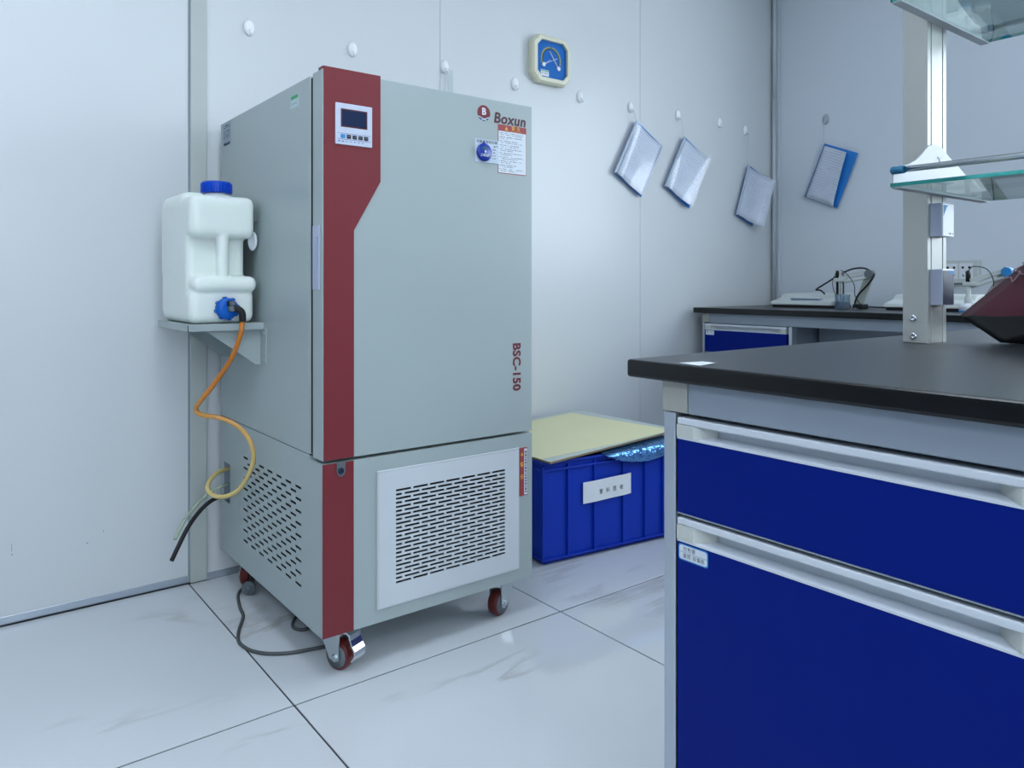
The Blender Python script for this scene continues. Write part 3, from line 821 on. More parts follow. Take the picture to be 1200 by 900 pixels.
# ================================================================== FOLDERS
def folder(label, M, hang, curl, cover_curl, cover_extra=0.0, lift=.012, wedge=0.0):
    """local: x along the top edge, y up the spine (0 at the hung corner, downwards negative), z out of the wall"""
    W, H = .205, .300
    root = empty('document_folder', (0, 0, 0), label, 'folder', 'folders hung on the walls', M=M)
    def sheet(name, m, w0, w1, h0, h1, z0, k, th, kv=0.0, wedge=0.0):
        bm = new(); nx, ny = 12, 10
        g = []
        for i in range(nx + 1):
            row = []
            for j in range(ny + 1):
                u = i / nx; v = j / ny
                x = w0 + (w1 - w0) * u
                y = -(h0 + (h1 - h0) * v)
                row.append(bm.verts.new((x - max(0, k) * .25 * u ** 3 - wedge * u * u * (1 - v) ** .8, y, z0 + k * u * u + kv * math.exp(-((u - .2) / .13) ** 2) * (.35 + .65 * v))))
            g.append(row)
        for i in range(nx):
            for j in range(ny):
                f = bm.faces.new((g[i][j], g[i][j + 1], g[i + 1][j + 1], g[i + 1][j])); f.smooth = True
        o = obj(name, bm, m, root, world=False)
        if th > .0005: md = o.modifiers.new('thickness', 'SOLIDIFY'); md.thickness = th; md.offset = 0
        return o
    sheet('cover', m_folder, .004, W + .007 + cover_extra, -.006, H - .004, lift, cover_curl, .0012)
    sheet('paper', m_print, .012, W - .006, .006, H - .006, lift + .004, curl * .9, .003, .005, wedge)
    sheet('clear_sleeve', g_sleeve, 0, W - .002, 0, H, lift + .010, curl, .0004, .012, wedge)
    bm = new(); box(bm, -.004, .006, -H, 0, lift + .001, lift + .012, .002, 1)
    obj('spine', bm, mat('spine_clear_blue', 'b9c8da', .25), root, world=False)
    bm = new()
    a = M.inverted() @ Vector(hang)
    tube(bm, [a, (a * .5 + Vector((.004, -.004, lift + .004)) * .5), (.004, -.006, lift + .006)], .0009, 6, 3)
    obj('cord', bm, m_offwhite, root, world=False)
    return root
def fm(o, xdir, n):
    x = Vector(xdir).normalized(); z = Vector(n).normalized(); y = z.cross(x)
    return axes(o, x, y, z)
NB = (0, -1, 0)
folder('blue-edged clear folder with white papers nearest the dial gauge', fm((2.691, RY1, 1.735), (.171, 0, -.098), NB), (2.672, RY1 - .023, 1.781), .010, .0, lift=.018)
folder('clear folder with printed sheets, second from the dial gauge', fm((3.044, RY1, 1.701), (.171, 0, -.096), NB), (3.018, RY1 - .023, 1.789), .028, .0, lift=.018)
folder('clear folder swinging open beside the room corner', fm((3.591, RY1, 1.609), (.235, 0, -.094), NB), (3.588, RY1 - .023, 1.783), .060, .002, -.05, lift=.018)
folder('bright blue folder with a printed sheet on the right wall', fm((RX1, 2.209, 1.711), (0, -.211, -.088), (-1, 0, 0)), (RX1 - .023, 2.204, 1.825), .022, .0, -.005, lift=.016, wedge=.040)

# ================================================================== DIAL GAUGE (thermo-hygrometer)
GX, GZ = 2.1455, 1.926
ga = empty('dial_gauge', (GX, RY1, GZ), 'octagonal ivory wall gauge with blue dial and two needles', 'gauge')
def octo(w, h, c): return [(-w + c, -h), (w - c, -h), (w, -h + c), (w, h - c), (w - c, h), (-w + c, h), (-w, h - c), (-w, -h + c)]
bm = new()
o1, o2, o3, o4 = octo(.105, .100, .034), octo(.110, .104, .036), octo(.103, .097, .033), octo(.086, .081, .026)
rings = []
for pts, z in ((o1, .0), (o2, .012), (o2, .030), (o3, .040), (o4, .041), (o4, .028)):
    rings.append([bm.verts.new(faceY(GX, RY1, GZ) @ Vector((p[0], p[1], z))) for p in pts])
for a, b_ in zip(rings, rings[1:]):
    for k in range(8): bm.faces.new((a[k], a[(k + 1) % 8], b_[(k + 1) % 8], b_[k]))
bm.faces.new(rings[-1]); bm.faces.new(list(reversed(rings[0])))
bmesh.ops.recalc_face_normals(bm, faces=bm.faces[:])
obj('case', bm, m_ivory, ga)
bm = new(); prism(bm, octo(.0855, .0805, .0257), .001, faceY(GX, RY1 - .028, GZ)); dl = obj('dial', bm, m_dial, ga)
def arc(bm, r0, r1, a0, a1, M, n=28):
    P = []
    for k in range(n + 1):
        a = math.radians(a0 + (a1 - a0) * k / n); P.append((a,))
    for k in range(n):
        a, b_ = P[k][0], P[k + 1][0]
        prism(bm, [(r0 * math.cos(a), r0 * math.sin(a)), (r1 * math.cos(a), r1 * math.sin(a)), (r1 * math.cos(b_), r1 * math.sin(b_)), (r0 * math.cos(b_), r0 * math.sin(b_))], .0004, M)
DM = faceY(GX - .002, RY1 - .029, GZ + .002)
bm = new(); arc(bm, .0505, .0565, -20, 86, DM); arc(bm, .0505, .0565, 94, 200, DM); obj('scale_arc', bm, mat('scale_ochre', '9c9a5c', .5), dl)
bm = new(); arc(bm, .045, .0505, -20, 200, DM); obj('inner_arc', bm, mat('scale_dark_green', '153c34', .5), dl)
bm = new()
for k in range(23):
    a = math.radians(-18 + k * 9.8); bar(bm, (.0585 * math.cos(a), .0585 * math.sin(a)), ((.064 if k % 2 else .067) * math.cos(a), (.064 if k % 2 else .067) * math.sin(a)), .0012, .0003, DM)
obj('tick_marks', bm, mat('tick_pale_blue', '5a98d4', .5), dl)
bm = new()
HL, HR = (-.043, -.026), (.042, -.032)
bar(bm, HL, (.034, .011), .0016, .003, DM); bar(bm, HR, (-.006, .033), .0016, .004, DM); bar(bm, HL, (-.004, .0), .0012, .0025, DM)
obj('needle', bm, m_white, dl)
for p in (HL, HR):
    bm = new(); lathe(bm, [(.0095, 0), (.0095, .005), (.007, .006), (0, .006)], 18, DM @ Matrix.Translation((p[0], p[1], 0))); obj('needle_hub', bm, m_white, dl)
bm = new(); lathe(bm, [(.004, 0), (.004, .002)], 12, DM @ Matrix.Translation((-.006, .033, 0))); obj('rivet', bm, mat('rivet_pink', 'b08898', .4), dl)
bm = new(); quad(bm, -.058, -.012, -.075, -.048, .0006, DM); quad(bm, -.057, -.013, -.056, -.049, .0008, DM, 1); scribble(bm, -.054, -.018, -.063, .004, DM, .0009, mi=2)
obj('label', bm, [m_paper, mat('sticker_green', '7db8a4', .5), m_grey_ink], ga)

# ================================================================== STORAGE CRATE
CR = empty('storage_crate', (1.6308, 1.9427, 0), 'blue plastic ribbed storage crate on the floor behind the incubator', 'crate', rz=math.radians(-6.3))
CW, CD, CH = .610, .440, .348
bm = new()
def lb(a, b_, c, d, e, f, r=0.0, mi=0, tgt=None): box(tgt if tgt is not None else bm, a, b_, c, d, e, f, r, 2, mi=mi)
q = .010
lb(.016, CW - .016, .016, CD - .016, 0.0, .018, .006)
lb(q, CW - q, q, q + .004, .016, CH); lb(q, CW - q, CD - q - .004, CD - q, .016, CH); lb(q, q + .004, q, CD - q, .016, CH); lb(CW - q - .004, CW - q, q, CD - q, .016, CH)
lb(q, CW - q, q, CD - q, .016, .020)
obj('crate_body', bm, m_crate, CR, world=False)
bm = new(); lb(0, CW, 0, CD, .0155, .0215, .002); obj('bottom_flange', bm, m_crate, CR, world=False)
bm = new()
for z0_, z1_ in ((.318, .3245), (.342, .3495)):
    lb(0, CW, 0, q + .002, z0_, z1_, .0015); lb(0, CW, CD - q - .002, CD, z0_, z1_, .0015); lb(0, q + .002, q, CD - q, z0_, z1_, .0015); lb(CW - q - .002, CW, q, CD - q, z0_, z1_, .0015)
obj('rim', bm, m_crate, CR, world=False)
for u in (.002, .108, .222, .352, .455, .543, .608):
    uu = min(max(u, .0035), CW - .0035)
    bm = new(); lb(uu - .0035, uu + .0035, .0008, q + .001, .020, .335, .001); obj('rib', bm, m_crate, CR, world=False)
for v in (.11, .22, .33):
    bm = new(); lb(.0008, q + .001, v - .0035, v + .0035, .020, .335, .001); obj('rib', bm, m_crate, CR, world=False)
# paper label taped over two ribs
bm = new()
P = [(.171, .003), (.185, .001), (.219, -.0012), (.226, -.0014), (.29, .0), (.348, -.0014), (.356, -.0012), (.386, .002)]
zt = lambda u: .2615 + (u - .171) * .035; zb = lambda u: .187 + (u - .171) * .035
vs = [(bm.verts.new((u, n, zb(u))), bm.verts.new((u, n, zt(u)))) for u, n in P]
for a, b_ in zip(vs, vs[1:]): bm.faces.new((a[0], b_[0], b_[1], a[1]))
pl = obj('label', bm, m_paper, CR, world=False)
pl['label'] = 'white paper label taped across the crate ribs'
bm = new()
for k, ch in enumerate('塑料回收'): merge(bm, text_bm(ch, .0185, .004, M=axes((.246 + k * .0305, -.0024, .2205 + k * .001), (1, 0, .035), (0, 0, 1), (0, -1, 0)), sx=.85))
obj('label_print', bm, m_ink, pl, world=False)

# hardboard sheet lying on the crate
hbm = empty('hardboard_sheet', (1.97, 2.2, .35), 'pale board with yellow film laid over the blue crate', 'board')
FL, FR, BR, BL = Vector((1.640, 1.915, .358)), Vector((2.300, 1.925, .389)), Vector((2.300, 2.490, .389)), Vector((1.645, 2.497, .358))
def bil(u, v, dz=0.0): return FL * (1 - u) * (1 - v) + FR * u * (1 - v) + BR * u * v + BL * (1 - u) * v + Vector((0, 0, dz))
bm = new()
lo_ = [bm.verts.new(bil(u, v, -.007)) for u, v in ((0, 0), (1, 0), (1, 1), (0, 1))]; hi_ = [bm.verts.new(bil(u, v)) for u, v in ((0, 0), (1, 0), (1, 1), (0, 1))]
bm.faces.new(list(reversed(lo_))).material_index = 1; bm.faces.new(hi_)
for k in range(4): bm.faces.new((lo_[k], lo_[(k + 1) % 4], hi_[(k + 1) % 4], hi_[k])).material_index = 1
obj('board', bm, [m_board, m_brown], hbm)
bm = new()
cs = [(.0, .085), (.55, .02), (.96, .012), (.955, .10), (.93, .42), (.90, .955), (.0, .95)]
lo_ = [bm.verts.new(bil(u, v, .0003)) for u, v in cs]; hi_ = [bm.verts.new(bil(u, v, .0009)) for u, v in cs]
bm.faces.new(hi_)
for k in range(len(cs)): bm.faces.new((lo_[k], lo_[(k + 1) % len(cs)], hi_[(k + 1) % len(cs)], hi_[k]))
obj('yellow_film', bm, m_film, hbm)

# crumpled film bulging over the rim
bm = new()
g = []
NX, NY = 40, 16
for i in range(NX + 1):
    row = []
    u = i / NX; uu = .255 + .34 * u
    top = .3500 + .0345 * uu / .66
    depth = .052 * (math.sin(math.pi * min(1, u * .82)) ** .8 if u > 0 else 0)
    front = -.0135 - .002 * math.sin(math.pi * u)
    yin = .04 + .085 * u
    for j in range(NY + 1):
        v = j / NY
        if v < .4: y = yin * (1 - v / .4) + front * (v / .4); z = top - .003 - .010 * math.sin(math.pi * .5 * v / .4)
        else: y = front - .006 * math.sin(math.pi * (v - .4) / .6); z = top - .013 - (depth) * (v - .4) / .6
        p = Vector((uu, y, z))
        nn = mnoise.noise(p * 60) * .006 + mnoise.noise(p * 140) * .003
        row.append(bm.verts.new(p + Vector((nn, -abs(nn) * .8 - .0008, -abs(nn) * .4))))
    g.append(row)
for i in range(NX):
    for j in range(NY): bm.faces.new((g[i][j], g[i][j + 1], g[i + 1][j + 1], g[i + 1][j]))
film = obj('crumpled_film', bm, m_foil)
film.matrix_basis = CR.matrix_basis.copy()
tag(film, 'shiny crumpled film bulging out between the crate rim and board', 'plastic film')

# ================================================================== BENCHES
def cabinet(label, xf, ya, yb, depth, has_sticker):
    """ya > yb: the drawer front seen from -X runs from ya (left) to yb (right)"""
    root = empty('base_cabinet', (xf + depth / 2, (ya + yb) / 2, 0), label, 'cabinet')
    bm = new(); box(bm, xf + .031, xf + depth, yb - .006, ya + .002, .105, .7565, .001, 1); obj('carcass', bm, m_steel, root)
    bm = new(); box(bm, xf + .06, xf + depth - .02, yb + .01, ya - .01, .0, .105); obj('plinth', bm, m_dark, root)
    def front(name, zt, zh, zb):
        bm = new(); box(bm, xf + .001, xf + .030, yb, ya, zb, zh, .0006, 1); p = obj(name, bm, m_blue, root)
        # aluminium grip rail above the panel
        bm = new()
        box(bm, xf, xf + .030, yb, ya, zt - .0105, zt, .002, 2)
        box(bm, xf + .024, xf + .030, yb, ya, zh, zt - .010)
        prism(bm, [(xf + .0005, zh), (xf + .0005, zh + .0030), (xf + .0022, zh + .0032), (xf + .0235, zh + .0075), (xf + .0245, zh)], ya - yb, axes((0, ya, 0), (1, 0, 0), (0, 0, 1), (0, -1, 0)))
        obj('grip_rail', bm, m_rail, p)
        for s in (0, 1):
            yo = ya if s == 0 else yb; d = -1 if s == 0 else 1
            bm = new()
            pts = [(xf - .0004, yo), (xf - .0004, yo + d * .030), (xf + .0225, yo + d * .058), (xf + .0228, yo)]
            t_ = new(); lo = [t_.verts.new((a, b_, zh + .0034)) for a, b_ in pts]; hi = [t_.verts.new((a, b_, zt - .0106)) for a, b_ in pts]
            t_.faces.new(lo); t_.faces.new(hi)
            for k in range(4): t_.faces.new((lo[k], lo[(k + 1) % 4], hi[(k + 1) % 4], hi[k]))
            bmesh.ops.recalc_face_normals(t_, faces=t_.faces[:])
            merge(bm, t_)
            obj('end_cap', bm, m_cream, p)
        bm = new(); box(bm, xf + .0002, xf + .020, yb, ya, zb - .0018, zb - .0002); obj('edge_strip', bm, m_steel, p)
        return p
    front('drawer', .7535, .7215, .6120)
    front('door', .6045, .5690, .1150)
    return root
# island bench
BX, BY1, BY0 = .871, .833, -.75
bm = new(); box(bm, BX, 2.35, BY0, BY1, .8062, .834, .005, 3)
bm.normal_update()
for f in bm.faces: f.material_index = 1 if f.normal.z > .9 else 0
wt = tag(obj('worktop', bm, [m_top, m_worktop]), 'black worktop of the island bench in the foreground', 'worktop')
fr = empty('bench_frame', (.90, 0, 0), 'grey metal frame under the foreground black worktop', 'frame')
bm = new(); box(bm, .886, .905, BY0 + .02, .7225, .7605, .806, .0008, 1); obj('apron', bm, m_steel, fr)
bm = new(); box(bm, .8852, .935, .724, .7715, .7605, .806, .0012, 1); obj('corner_block', bm, m_greige, fr)
bm = new(); box(bm, .886, .926, .7465, .7685, .0, .7590, .001, 1); obj('leg', bm, m_alu, fr)
bm = new(); box(bm, 2.25, 2.29, .7465, .7685, .0, .806, .001, 1); obj('leg', bm, m_alu, fr)
bm = new(); box(bm, .935, 2.29, .745, .7715, .7605, .806, .001, 1); obj('end_apron', bm, m_steel, fr)
c1 = cabinet('blue drawer cabinet under the left end of the island bench', .885, .7425, .262, .52, True)
c2 = cabinet('blue drawer cabinet under the island bench, out at the right', .885, .252, -.228, .52, False)
# handwritten label on the first door
bm = new()
pts = []
for cx_, cy_, a0 in ((-.690, .5625, 0), (-.736, .5625, 90), (-.736, .5465, 180), (-.690, .5465, 270)):
    for k in range(5):
        a = math.radians(a0 + k * 22.5); pts.append((cx_ + .004 * math.cos(a), cy_ + .004 * math.sin(a)))
prism(bm, pts, .0003, faceX(.886, 0, 0))
lb_ = obj('label', bm, m_sky, c1); lb_['label'] = 'handwritten white label with blue border'
bm = new()
ptw = [(-.713 + (p[0] + .713) * .93, .5545 + (p[1] - .5545) * .86) for p in pts]
prism(bm, ptw, .0005, faceX(.886, 0, 0)); obj('label_paper', bm, m_lwhite, lb_)
bm = text_bm('比色管', .0072, -.004, M=faceX(.8853, .7195, .5595), spacing=1.15)
merge(bm, text_bm('量筒 容量瓶', .0072, -.004, M=faceX(.8853, .7115, .5495), spacing=1.1)); quad(bm, -.738, -.688, .5545, .5549, 0, faceX(.8854, 0, 0))
obj('handwriting', bm, m_ink, lb_)
# paper scrap on the corner of the worktop
bm = new(); pr = [(.885, .738), (.878, .694), (.919, .698), (.929, .730)]
vs = [bm.verts.new((a, b_, .8343 + h)) for (a, b_), h in zip(pr, (.0002, .0002, .0012, .0002))]; vt = [bm.verts.new(v.co + Vector((0, 0, .0004))) for v in vs]
bm.faces.new(vt); bm.faces.new(list(reversed(vs)))
for k in range(4): bm.faces.new((vs[k], vs[(k + 1) % 4], vt[(k + 1) % 4], vt[k]))
bmesh.ops.recalc_face_normals(bm, faces=bm.faces[:])
tag(obj('paper_scrap', bm, m_paper), 'small white paper scrap on the near corner of the black worktop', 'paper')

# wall bench along the right wall
bm = new(); box(bm, 3.090, 3.845, -1.2, 2.488, .8062, .834, .004, 2)
bm.normal_update()
for f in bm.faces: f.material_index = 1 if f.normal.z > .9 else 0
tag(obj('worktop', bm, [m_top, m_worktop]), 'black worktop of the bench along the right wall', 'worktop')
f2 = empty('bench_frame', (3.12, 1, 0), 'grey metal frame under the wall bench worktop', 'frame')
bm = new(); box(bm, 3.116, 3.132, -1.18, 2.402, .757, .806, .0008, 1); obj('apron', bm, m_steel, f2)
bm = new(); box(bm, 3.1152, 3.16, 2.404, 2.449, .7605, .806, .001, 1); obj('corner_block', bm, m_greige, f2)
bm = new(); box(bm, 3.117, 3.157, 2.437, 2.449, 0, .7590, .001, 1); obj('leg', bm, m_alu, f2)
bm = new(); box(bm, 3.117, 3.157, 1.945, 1.962, 0, .7560, .001, 1); obj('leg', bm, m_alu, f2)
bm = new(); box(bm, 3.117, 3.157, 1.20, 1.217, 0, .7560, .001, 1); obj('leg', bm, m_alu, f2)
bm = new(); box(bm, 3.345, 3.36, 1.217, 1.945, 0.05, .806); obj('modesty_panel', bm, m_steel, f2)
c3 = cabinet('blue drawer cabinet under the wall bench in the back corner', 3.115, 2.433, 1.974, .52, True)
c4 = cabinet('blue drawer cabinet under the wall bench, hidden behind the island', 3.115, 1.19, .71, .52, False)
bm = new(); quad(bm, -2.427, -2.376, .697, .7185, 0, faceX(3.1152, 0, 0)); scribble(bm, -2.42, -2.385, .711, .004, faceX(3.1149, 0, 0), mi=1)
obj('label', bm, [m_lwhite, m_grey_ink], c3)

# ================================================================== REAGENT RACK ON THE ISLAND
rk = empty('reagent_rack', (1.603, .70, .834), 'aluminium post rack with glass shelves standing on the island bench', 'rack')
PX0, PX1, PY0, PY1 = 1.561, 1.645, .678, .7265
m_post = mat('anodised_post', 'b2b4b0', .42, .35, var=.03, scale=20)
def post(yo):
    bm = new()
    box(bm, PX0, PX1, PY0 + yo + .003, PY1 + yo, .834, 2.30, .0015, 1)
    for a, b_ in ((PX0, PX0 + .014), (PX0 + .018, PX1 - .019), (PX1 - .015, PX1)): box(bm, a, b_, PY0 + yo, PY0 + yo + .004, .834, 2.30, .0006, 1)
    p = obj('post', bm, m_post, rk)
    for z in (.884, .848):
        bm = new(); lathe(bm, [(.0072, 0), (.0068, .003), (.004, .0045), (.0025, .003), (0, .003)], 16, faceX(PX0, PY0 + yo + .027, z)); obj('bolt', bm, m_chrome, p)
    return p
p1 = post(0)
post(-1.20)
m_brk = mat('bracket_white', 'bcc2c8', .4)
RZS = (1.132, 1.475)
def brk(y, z, s):
    # scalloped side plate with a flat foot under the glass
    bm = new()
    top = [(1.414, z - .002), (1.414, z + .030), (1.424, z + .040), (1.447, z + .043), (1.475, z + .048), (1.505, z + .059), (1.53, z + .073), (1.555, z + .090), (1.575, z + .097), (1.600, z + .098), (1.622, z + .093), (1.650, z + .080), (1.69, z + .066), (1.74, z + .046), (1.78, z + .036), (1.800, z + .034), (1.812, z + .026), (1.812, z - .002)]
    prism(bm, top, .003, faceY(0, y, 0))
    box(bm, 1.414, 1.812, min(y, y - s * .018), max(y, y - s * .018), z - .0032, z - .0004)
    b = obj('shelf_bracket', bm, m_brk, rk)
    bm = new(); prism(bm, [(-.006, .010), (.006, .010), (.006, -.012), (.001, -.012), (.001, .006), (-.006, .006)], .001, faceY(1.603, y - .003, z + .065) if s > 0 else faceY(1.603, y + .001, z + .065))
    obj('slot', bm, m_hub, b)
for z in RZS:
    brk(PY0 - .0005, z, 1); brk(-.5255, z, -1)
    bm = new(); box(bm, 1.411, 1.815, -.530, .679, z, z + .0068)
    for f in bm.faces:
        if abs(f.normal.z) < .5: f.material_index = 1
    bm.normal_update()
    for f in bm.faces: f.material_index = 0 if abs(f.normal.z) > .5 else 1
    obj('glass_shelf', bm, [g_shelf, m_tealglass], rk)
    for x in (1.411, 1.815):
        bm = new(); tube(bm, [(x, .669, z + .030), (x, -.52, z + .030)], .0058, 14, 1); r_ = obj('guard_rail', bm, m_chrome, rk)
        for yy in (.669, -.51):
            bm = new(); lathe(bm, [(.0074, -.016), (.0074, .006), (.0055, .008), (0, .011)], 14, turnY((x, yy, z + .030))); obj('end_cap', bm, m_tealcap, r_)
# socket boxes on the post
def sbox(z0, z1, dark):
    bm = new(); box(bm, 1.571, 1.624, .655, .6785, z0, z1, .001, 1)
    b = obj('socket_box', bm, m_lilac if not dark else mat('box_violet_grey', 'a9afc2', .3, .2), p1)
    bm = new()
    F = faceY(0, .6545, 0)
    if dark:
        quad(bm, 1.5735, 1.622, z0 + .002, z1 - .003, 0, F, 0)
        quad(bm, 1.600, 1.622, z1 - .010, z1 - .003, .0002, F, 2)
    else:
        quad(bm, 1.5735, 1.622, z0 + .002, z1 - .002, 0, F, 1)
        prism(bm, [(1.576, z0 + .040), (1.590, z0 + .058), (1.597, z1 - .004), (1.576, z1 - .004)], .0002, F, 2); scribble(bm, 1.598, 1.619, z0 + .006, .004, F, .0003, mi=0)
    obj('box_sticker', bm, [mat('sticker_slate', '3a4156', .3), m_white, m_sky], b)
sbox(1.046, 1.112, False); sbox(.910, .9815, True)

# maroon plastic bag on the island
def bagmesh():
    bm = new()
    V = [(1.700, .673, .888), (1.700, .665, .892), (1.60, .40, .893), (1.86, .40, .893), (1.70, .435, 1.103), (1.73, .20, 1.09), (1.60, .18, .90), (1.86, .18, .90), (1.66, .585, .8375), (1.74, .585, .8375), (1.64, .16, .8365), (1.83, .16, .8365), (1.68, .645, .870)]
    v = [bm.verts.new(p) for p in V]
    F = [(0, 2, 4), (0, 4, 3), (2, 6, 5, 4), (4, 5, 7, 3), (5, 6, 7), (0, 8, 2), (0, 3, 9), (0, 9, 8), (2, 8, 10, 6), (9, 3, 7, 11), (8, 9, 11, 10), (6, 10, 11, 7)]
    bm.verts.remove(v[1]); bm.verts.remove(v[12])
    for k, f in enumerate(F):
        bm.faces.new([v[i] for i in f]).material_index = 0 if k < 5 else 1
    bmesh.ops.recalc_face_normals(bm, faces=bm.faces[:])
    bmesh.ops.triangulate(bm, faces=bm.faces[:])
    bmesh.ops.subdivide_edges(bm, edges=bm.edges[:], cuts=9, use_grid_fill=True)
    for x in bm.verts:
        p = x.co
        d = (mnoise.noise(p * 9) * .010 + mnoise.noise(p * 28) * .004)
        k = min(1, max(0, (p.z - .838) / .03))
        x.co += (Vector((-.6, -.5, .3)) * d) * k
    for f in bm.faces: f.smooth = True
    return bm
bg = empty('plastic_bag', (1.72, .4, .8345), 'crumpled maroon plastic bag with shade-painted underside on the island bench', 'bag')
obj('bag_body', bagmesh(), [m_bag, m_bag_shade], bg)
T0_, E1, E2 = Vector((1.700, .673, .888)), Vector((-.10, -.273, .005)), Vector((0, -.273, .247))
nrm = E1.cross(E2).normalized()
if nrm.x > 0: nrm = -nrm
bm = new()
for pts in ([(.02, .20), (.0, .27), (.04, .31), (.10, .27), (.06, .35), (.0, .36), (.05, .42), (.12, .44)], [(.05, .36), (.10, .33), (.16, .35), (.2, .42), (.17, .47), (.22, .52)], [(.0, .42), (.05, .47), (.03, .52), (.1, .52), (.2, .56)]):
    tube(bm, [T0_ + E1 * a + E2 * b_ + nrm * .004 for a, b_ in pts], .0011, 6, 4)
obj('pale_squiggle', bm, m_squiggle, bg)  # thin pale lines winding over the bag's front face

# ================================================================== INSTRUMENTS ON THE WALL BENCH
def ph_meter(label, y0, y1, x0, x1, arm, head, elec, cable, base_y):
    root = empty('ph_meter', ((x0 + x1) / 2, (y0 + y1) / 2, .834), label, 'laboratory meter', 'bench meters by the right wall')
    bm = new()
    prof = [(x0, .848), (x0 + .008, .866), (x0 + .09, .882), (x0 + .115, .903), (x1 - .01, .909), (x1, .900), (x1, .848)]
    t_ = new(); n = len(prof)
    A = [t_.verts.new((a, y1, b_)) for a, b_ in prof]; B = [t_.verts.new((a, y0, b_)) for a, b_ in prof]
    t_.faces.new(A); t_.faces.new(list(reversed(B)))
    for k in range(n): t_.faces.new((A[k], B[k], B[(k + 1) % n], A[(k + 1) % n]))
    bmesh.ops.recalc_face_normals(t_, faces=t_.faces[:])
    bmesh.ops.bevel(t_, geom=t_.edges[:], offset=.006, segments=2, affect='EDGES', profile=.5)
    merge(bm, t_)
    obj('housing', bm, m_offwhite, root)
    bm = new(); box(bm, x0 + .012, x1 - .01, y0 + .01, y1 - .01, .8345, .848); obj('foot', bm, m_black, root)
    bm = new(); box(bm, x0 + .03, x0 + .075, y0 + .08, y1 - .10, .872, .8805, M=None); obj('keypad', bm, mat('keypad_slate', '7c8ca4', .4), root)
    # folding arm
    bx, by, bz = arm[0]; tx, ty, tz = arm[1]
    bm = new(); lathe(bm, [(.030, 0), (.030, .006), (.014, .012), (.012, .020)], 20, Matrix.Translation((bx, by, .8345))); pd = obj('arm_foot', bm, m_offwhite, root)
    def link(bm, p, q, wd, th):
        p, q = Vector(p), Vector(q); d = q - p; L = d.length; z = d.normalized(); x = Vector((1, 0, 0)); x = (x - z * x.dot(z)).normalized(); y = z.cross(x)
        box(bm, -th, th, -wd, wd, -.004, L + .004, .002, 1, axes(p, x, y, z))
    bm = new(); link(bm, (bx, by, .848), (tx, ty, tz), .021, .006); obj('arm_lower', bm, mat('arm_grey', 'a9b0a8', .4), root)
    bm = new(); link(bm, (tx - .012, ty, tz), head, .011, .010); link(bm, (tx - .012, ty, tz - .026), Vector(head) - Vector((0, 0, .026)), .005, .008); obj('arm_upper', bm, m_offwhite, root)
    bm = new(); lathe(bm, [(.019, -.024), (.019, .012)], 16, turnX((tx - .008, ty, tz - .010))); obj('joint', bm, m_sky if elec == 'white' else m_hub, root)
    hx, hy, hz = head
    bm = new(); box(bm, hx - .018, hx + .014, hy - .026, hy + .030, hz - .022, hz - .004, .003, 1); obj('electrode_holder', bm, m_offwhite, root)
    if elec == 'white':
        bm = new(); lathe(bm, [(.009, 0), (.010, .034), (.006, .050), (0, .051)], 14, Matrix.Translation((hx - .004, hy + .012, hz - .006))); obj('electrode_cap', bm, m_black, root)
        bm = new(); lathe(bm, [(0, .850), (.014, .850), (.014, .892), (.009, .902), (.012, hz - .02)], 14, Matrix.Translation((hx - .004, hy + .012, 0))); obj('electrode', bm, m_offwhite, root)
    else:
        for dy, mm, r in ((.016, m_black, .0055), (.001, m_offwhite, .004), (-.014, m_hub, .004)):
            bm = new(); lathe(bm, [(r, .862), (r, hz + .004), (r * 1.5, hz + .006), (r * 1.3, hz + .030), (0, hz + .032)], 12, Matrix.Translation((hx - .004, hy + dy, 0))); obj('electrode', bm, mm, root)
    for k, (pts, r) in enumerate(cable):
        bm = new(); tube(bm, pts, r, 8, 6); obj('cable', bm, m_bcable, root)
    return root
ph_meter('off-white bench meter with black looping cable in the back corner', 1.93, 2.26, 3.42, 3.64,
         [(3.50, 1.835, .835), (3.50, 1.772, 1.010)], (3.47, 1.905, .985), 'glass',
         [([(3.56, 2.04, .888), (3.53, 2.025, .905), (3.50, 2.030, .922), (3.49, 2.045, .925), (3.48, 1.99, .955), (3.475, 1.91, 1.000), (3.48, 1.85, 1.025), (3.48, 1.79, 1.025), (3.48, 1.752, .995), (3.48, 1.775, .955), (3.485, 1.825, .905), (3.49, 1.845, .870), (3.49, 1.846, .846)], .0042),
          ([(3.466, 1.905, 1.02), (3.46, 1.87, 1.00), (3.46, 1.835, .95), (3.46, 1.83, .90), (3.47, 1.815, .865), (3.48, 1.80, .852)], .0018),
          ([(3.466, 1.920, 1.02), (3.45, 1.935, .97), (3.45, 1.93, .92), (3.455, 1.915, .90)], .0016)], 0)
ph_meter('off-white bench meter with white electrode and blue joint beside the sockets', 1.33, 1.68, 3.42, 3.64,
         [(3.50, 1.300, .835), (3.50, 1.202, 1.012)], (3.47, 1.330, .965), 'white',
         [([(3.466, 1.342, 1.006), (3.46, 1.32, 1.026), (3.46, 1.27, 1.015), (3.46, 1.245, .97), (3.47, 1.25, .92), (3.48, 1.26, .87)], .0020)], 0)
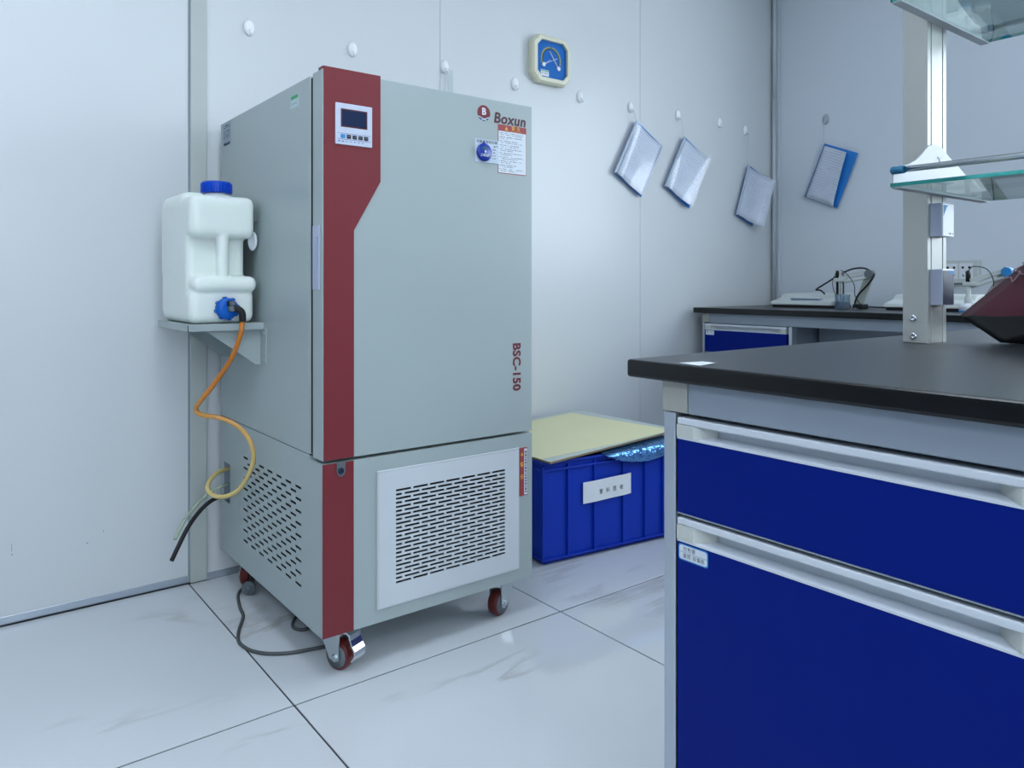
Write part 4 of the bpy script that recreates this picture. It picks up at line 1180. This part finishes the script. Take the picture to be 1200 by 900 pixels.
# beaker under the first meter's electrodes
bk = empty('beaker', (3.40, 1.86, .834), 'small glass beaker of water under the meter electrodes', 'beaker')
bm = new(); lathe(bm, [(0, .8345), (.032, .8345), (.033, .838), (.033, .900), (.036, .905), (.0345, .905), (.0315, .900), (.0315, .838), (0, .8375)], 26, Matrix.Translation((3.405, 1.862, 0))); obj('glass', bm, g_beaker, bk)
bm = new(); lathe(bm, [(0, .838), (.031, .838), (.031, .868), (0, .868)], 24, Matrix.Translation((3.405, 1.862, 0))); obj('water', bm, glass_mat('water', 'b8cfe4', .05, .02, .2, '7a9cc4'), bk)
cup = empty('sample_cup', (3.44, 1.345, .834), 'small white cup with a blue base under the white electrode', 'cup')
bm = new(); lathe(bm, [(.022, .840), (.024, .872), (.0225, .872), (.020, .844), (0, .844)], 20, Matrix.Translation((3.44, 1.345, 0))); obj('cup_wall', bm, m_white, cup)
bm = new(); lathe(bm, [(0, .8345), (.025, .8345), (.025, .840), (0, .840)], 20, Matrix.Translation((3.44, 1.345, 0))); obj('cup_base', bm, m_sky, cup)
# black adapter lump and cable behind
bm = new(); box(bm, 3.47, 3.53, 1.80, 1.85, .8345, .858, .006, 2); tube(bm, [(3.52, 1.80, .845), (3.63, 1.75, .840), (3.67, 1.66, .846), (3.68, 1.55, .840), (3.74, 1.50, .840)], .0035, 8, 6)
tag(obj('power_adapter', bm, m_bcable), 'black power adapter and flex lying on the wall bench', 'adapter')

# socket strip on the right wall
ss = empty('socket_strip', (RX1, 1.60, 1.0), 'long white multi-socket strip on the right wall above the bench', 'socket strip')
bm = new(); box(bm, RX1 - .030, RX1, 1.4385, 1.70, .955, 1.0655, .004, 2); obj('housing', bm, m_offwhite, ss)
for k in range(3):
    yc = 1.492 + k * .066
    bm = new(); box(bm, RX1 - .0305, RX1 - .029, yc - .030, yc + .030, .975, 1.050, .001, 1); s = obj('socket', bm, m_white, ss)
    bm = new()
    F = faceX(RX1 - .0307, yc, 1.0)
    for dx in (-.014, .014): lathe(bm, [(.0058, 0), (.0058, .0004)], 12, F @ Matrix.Translation((dx, .030, 0)))
    for dx, a in ((0, 0), (-.012, .5), (.012, -.5)): box(bm, -.0022, .0022, -.006, .006, 0, .0004, M=F @ Matrix.Translation((dx, 0.006 if dx == 0 else -.008, 0)) @ Matrix.Rotation(a, 4, 'Z'))
    obj('socket_hole', bm, m_dark, s)
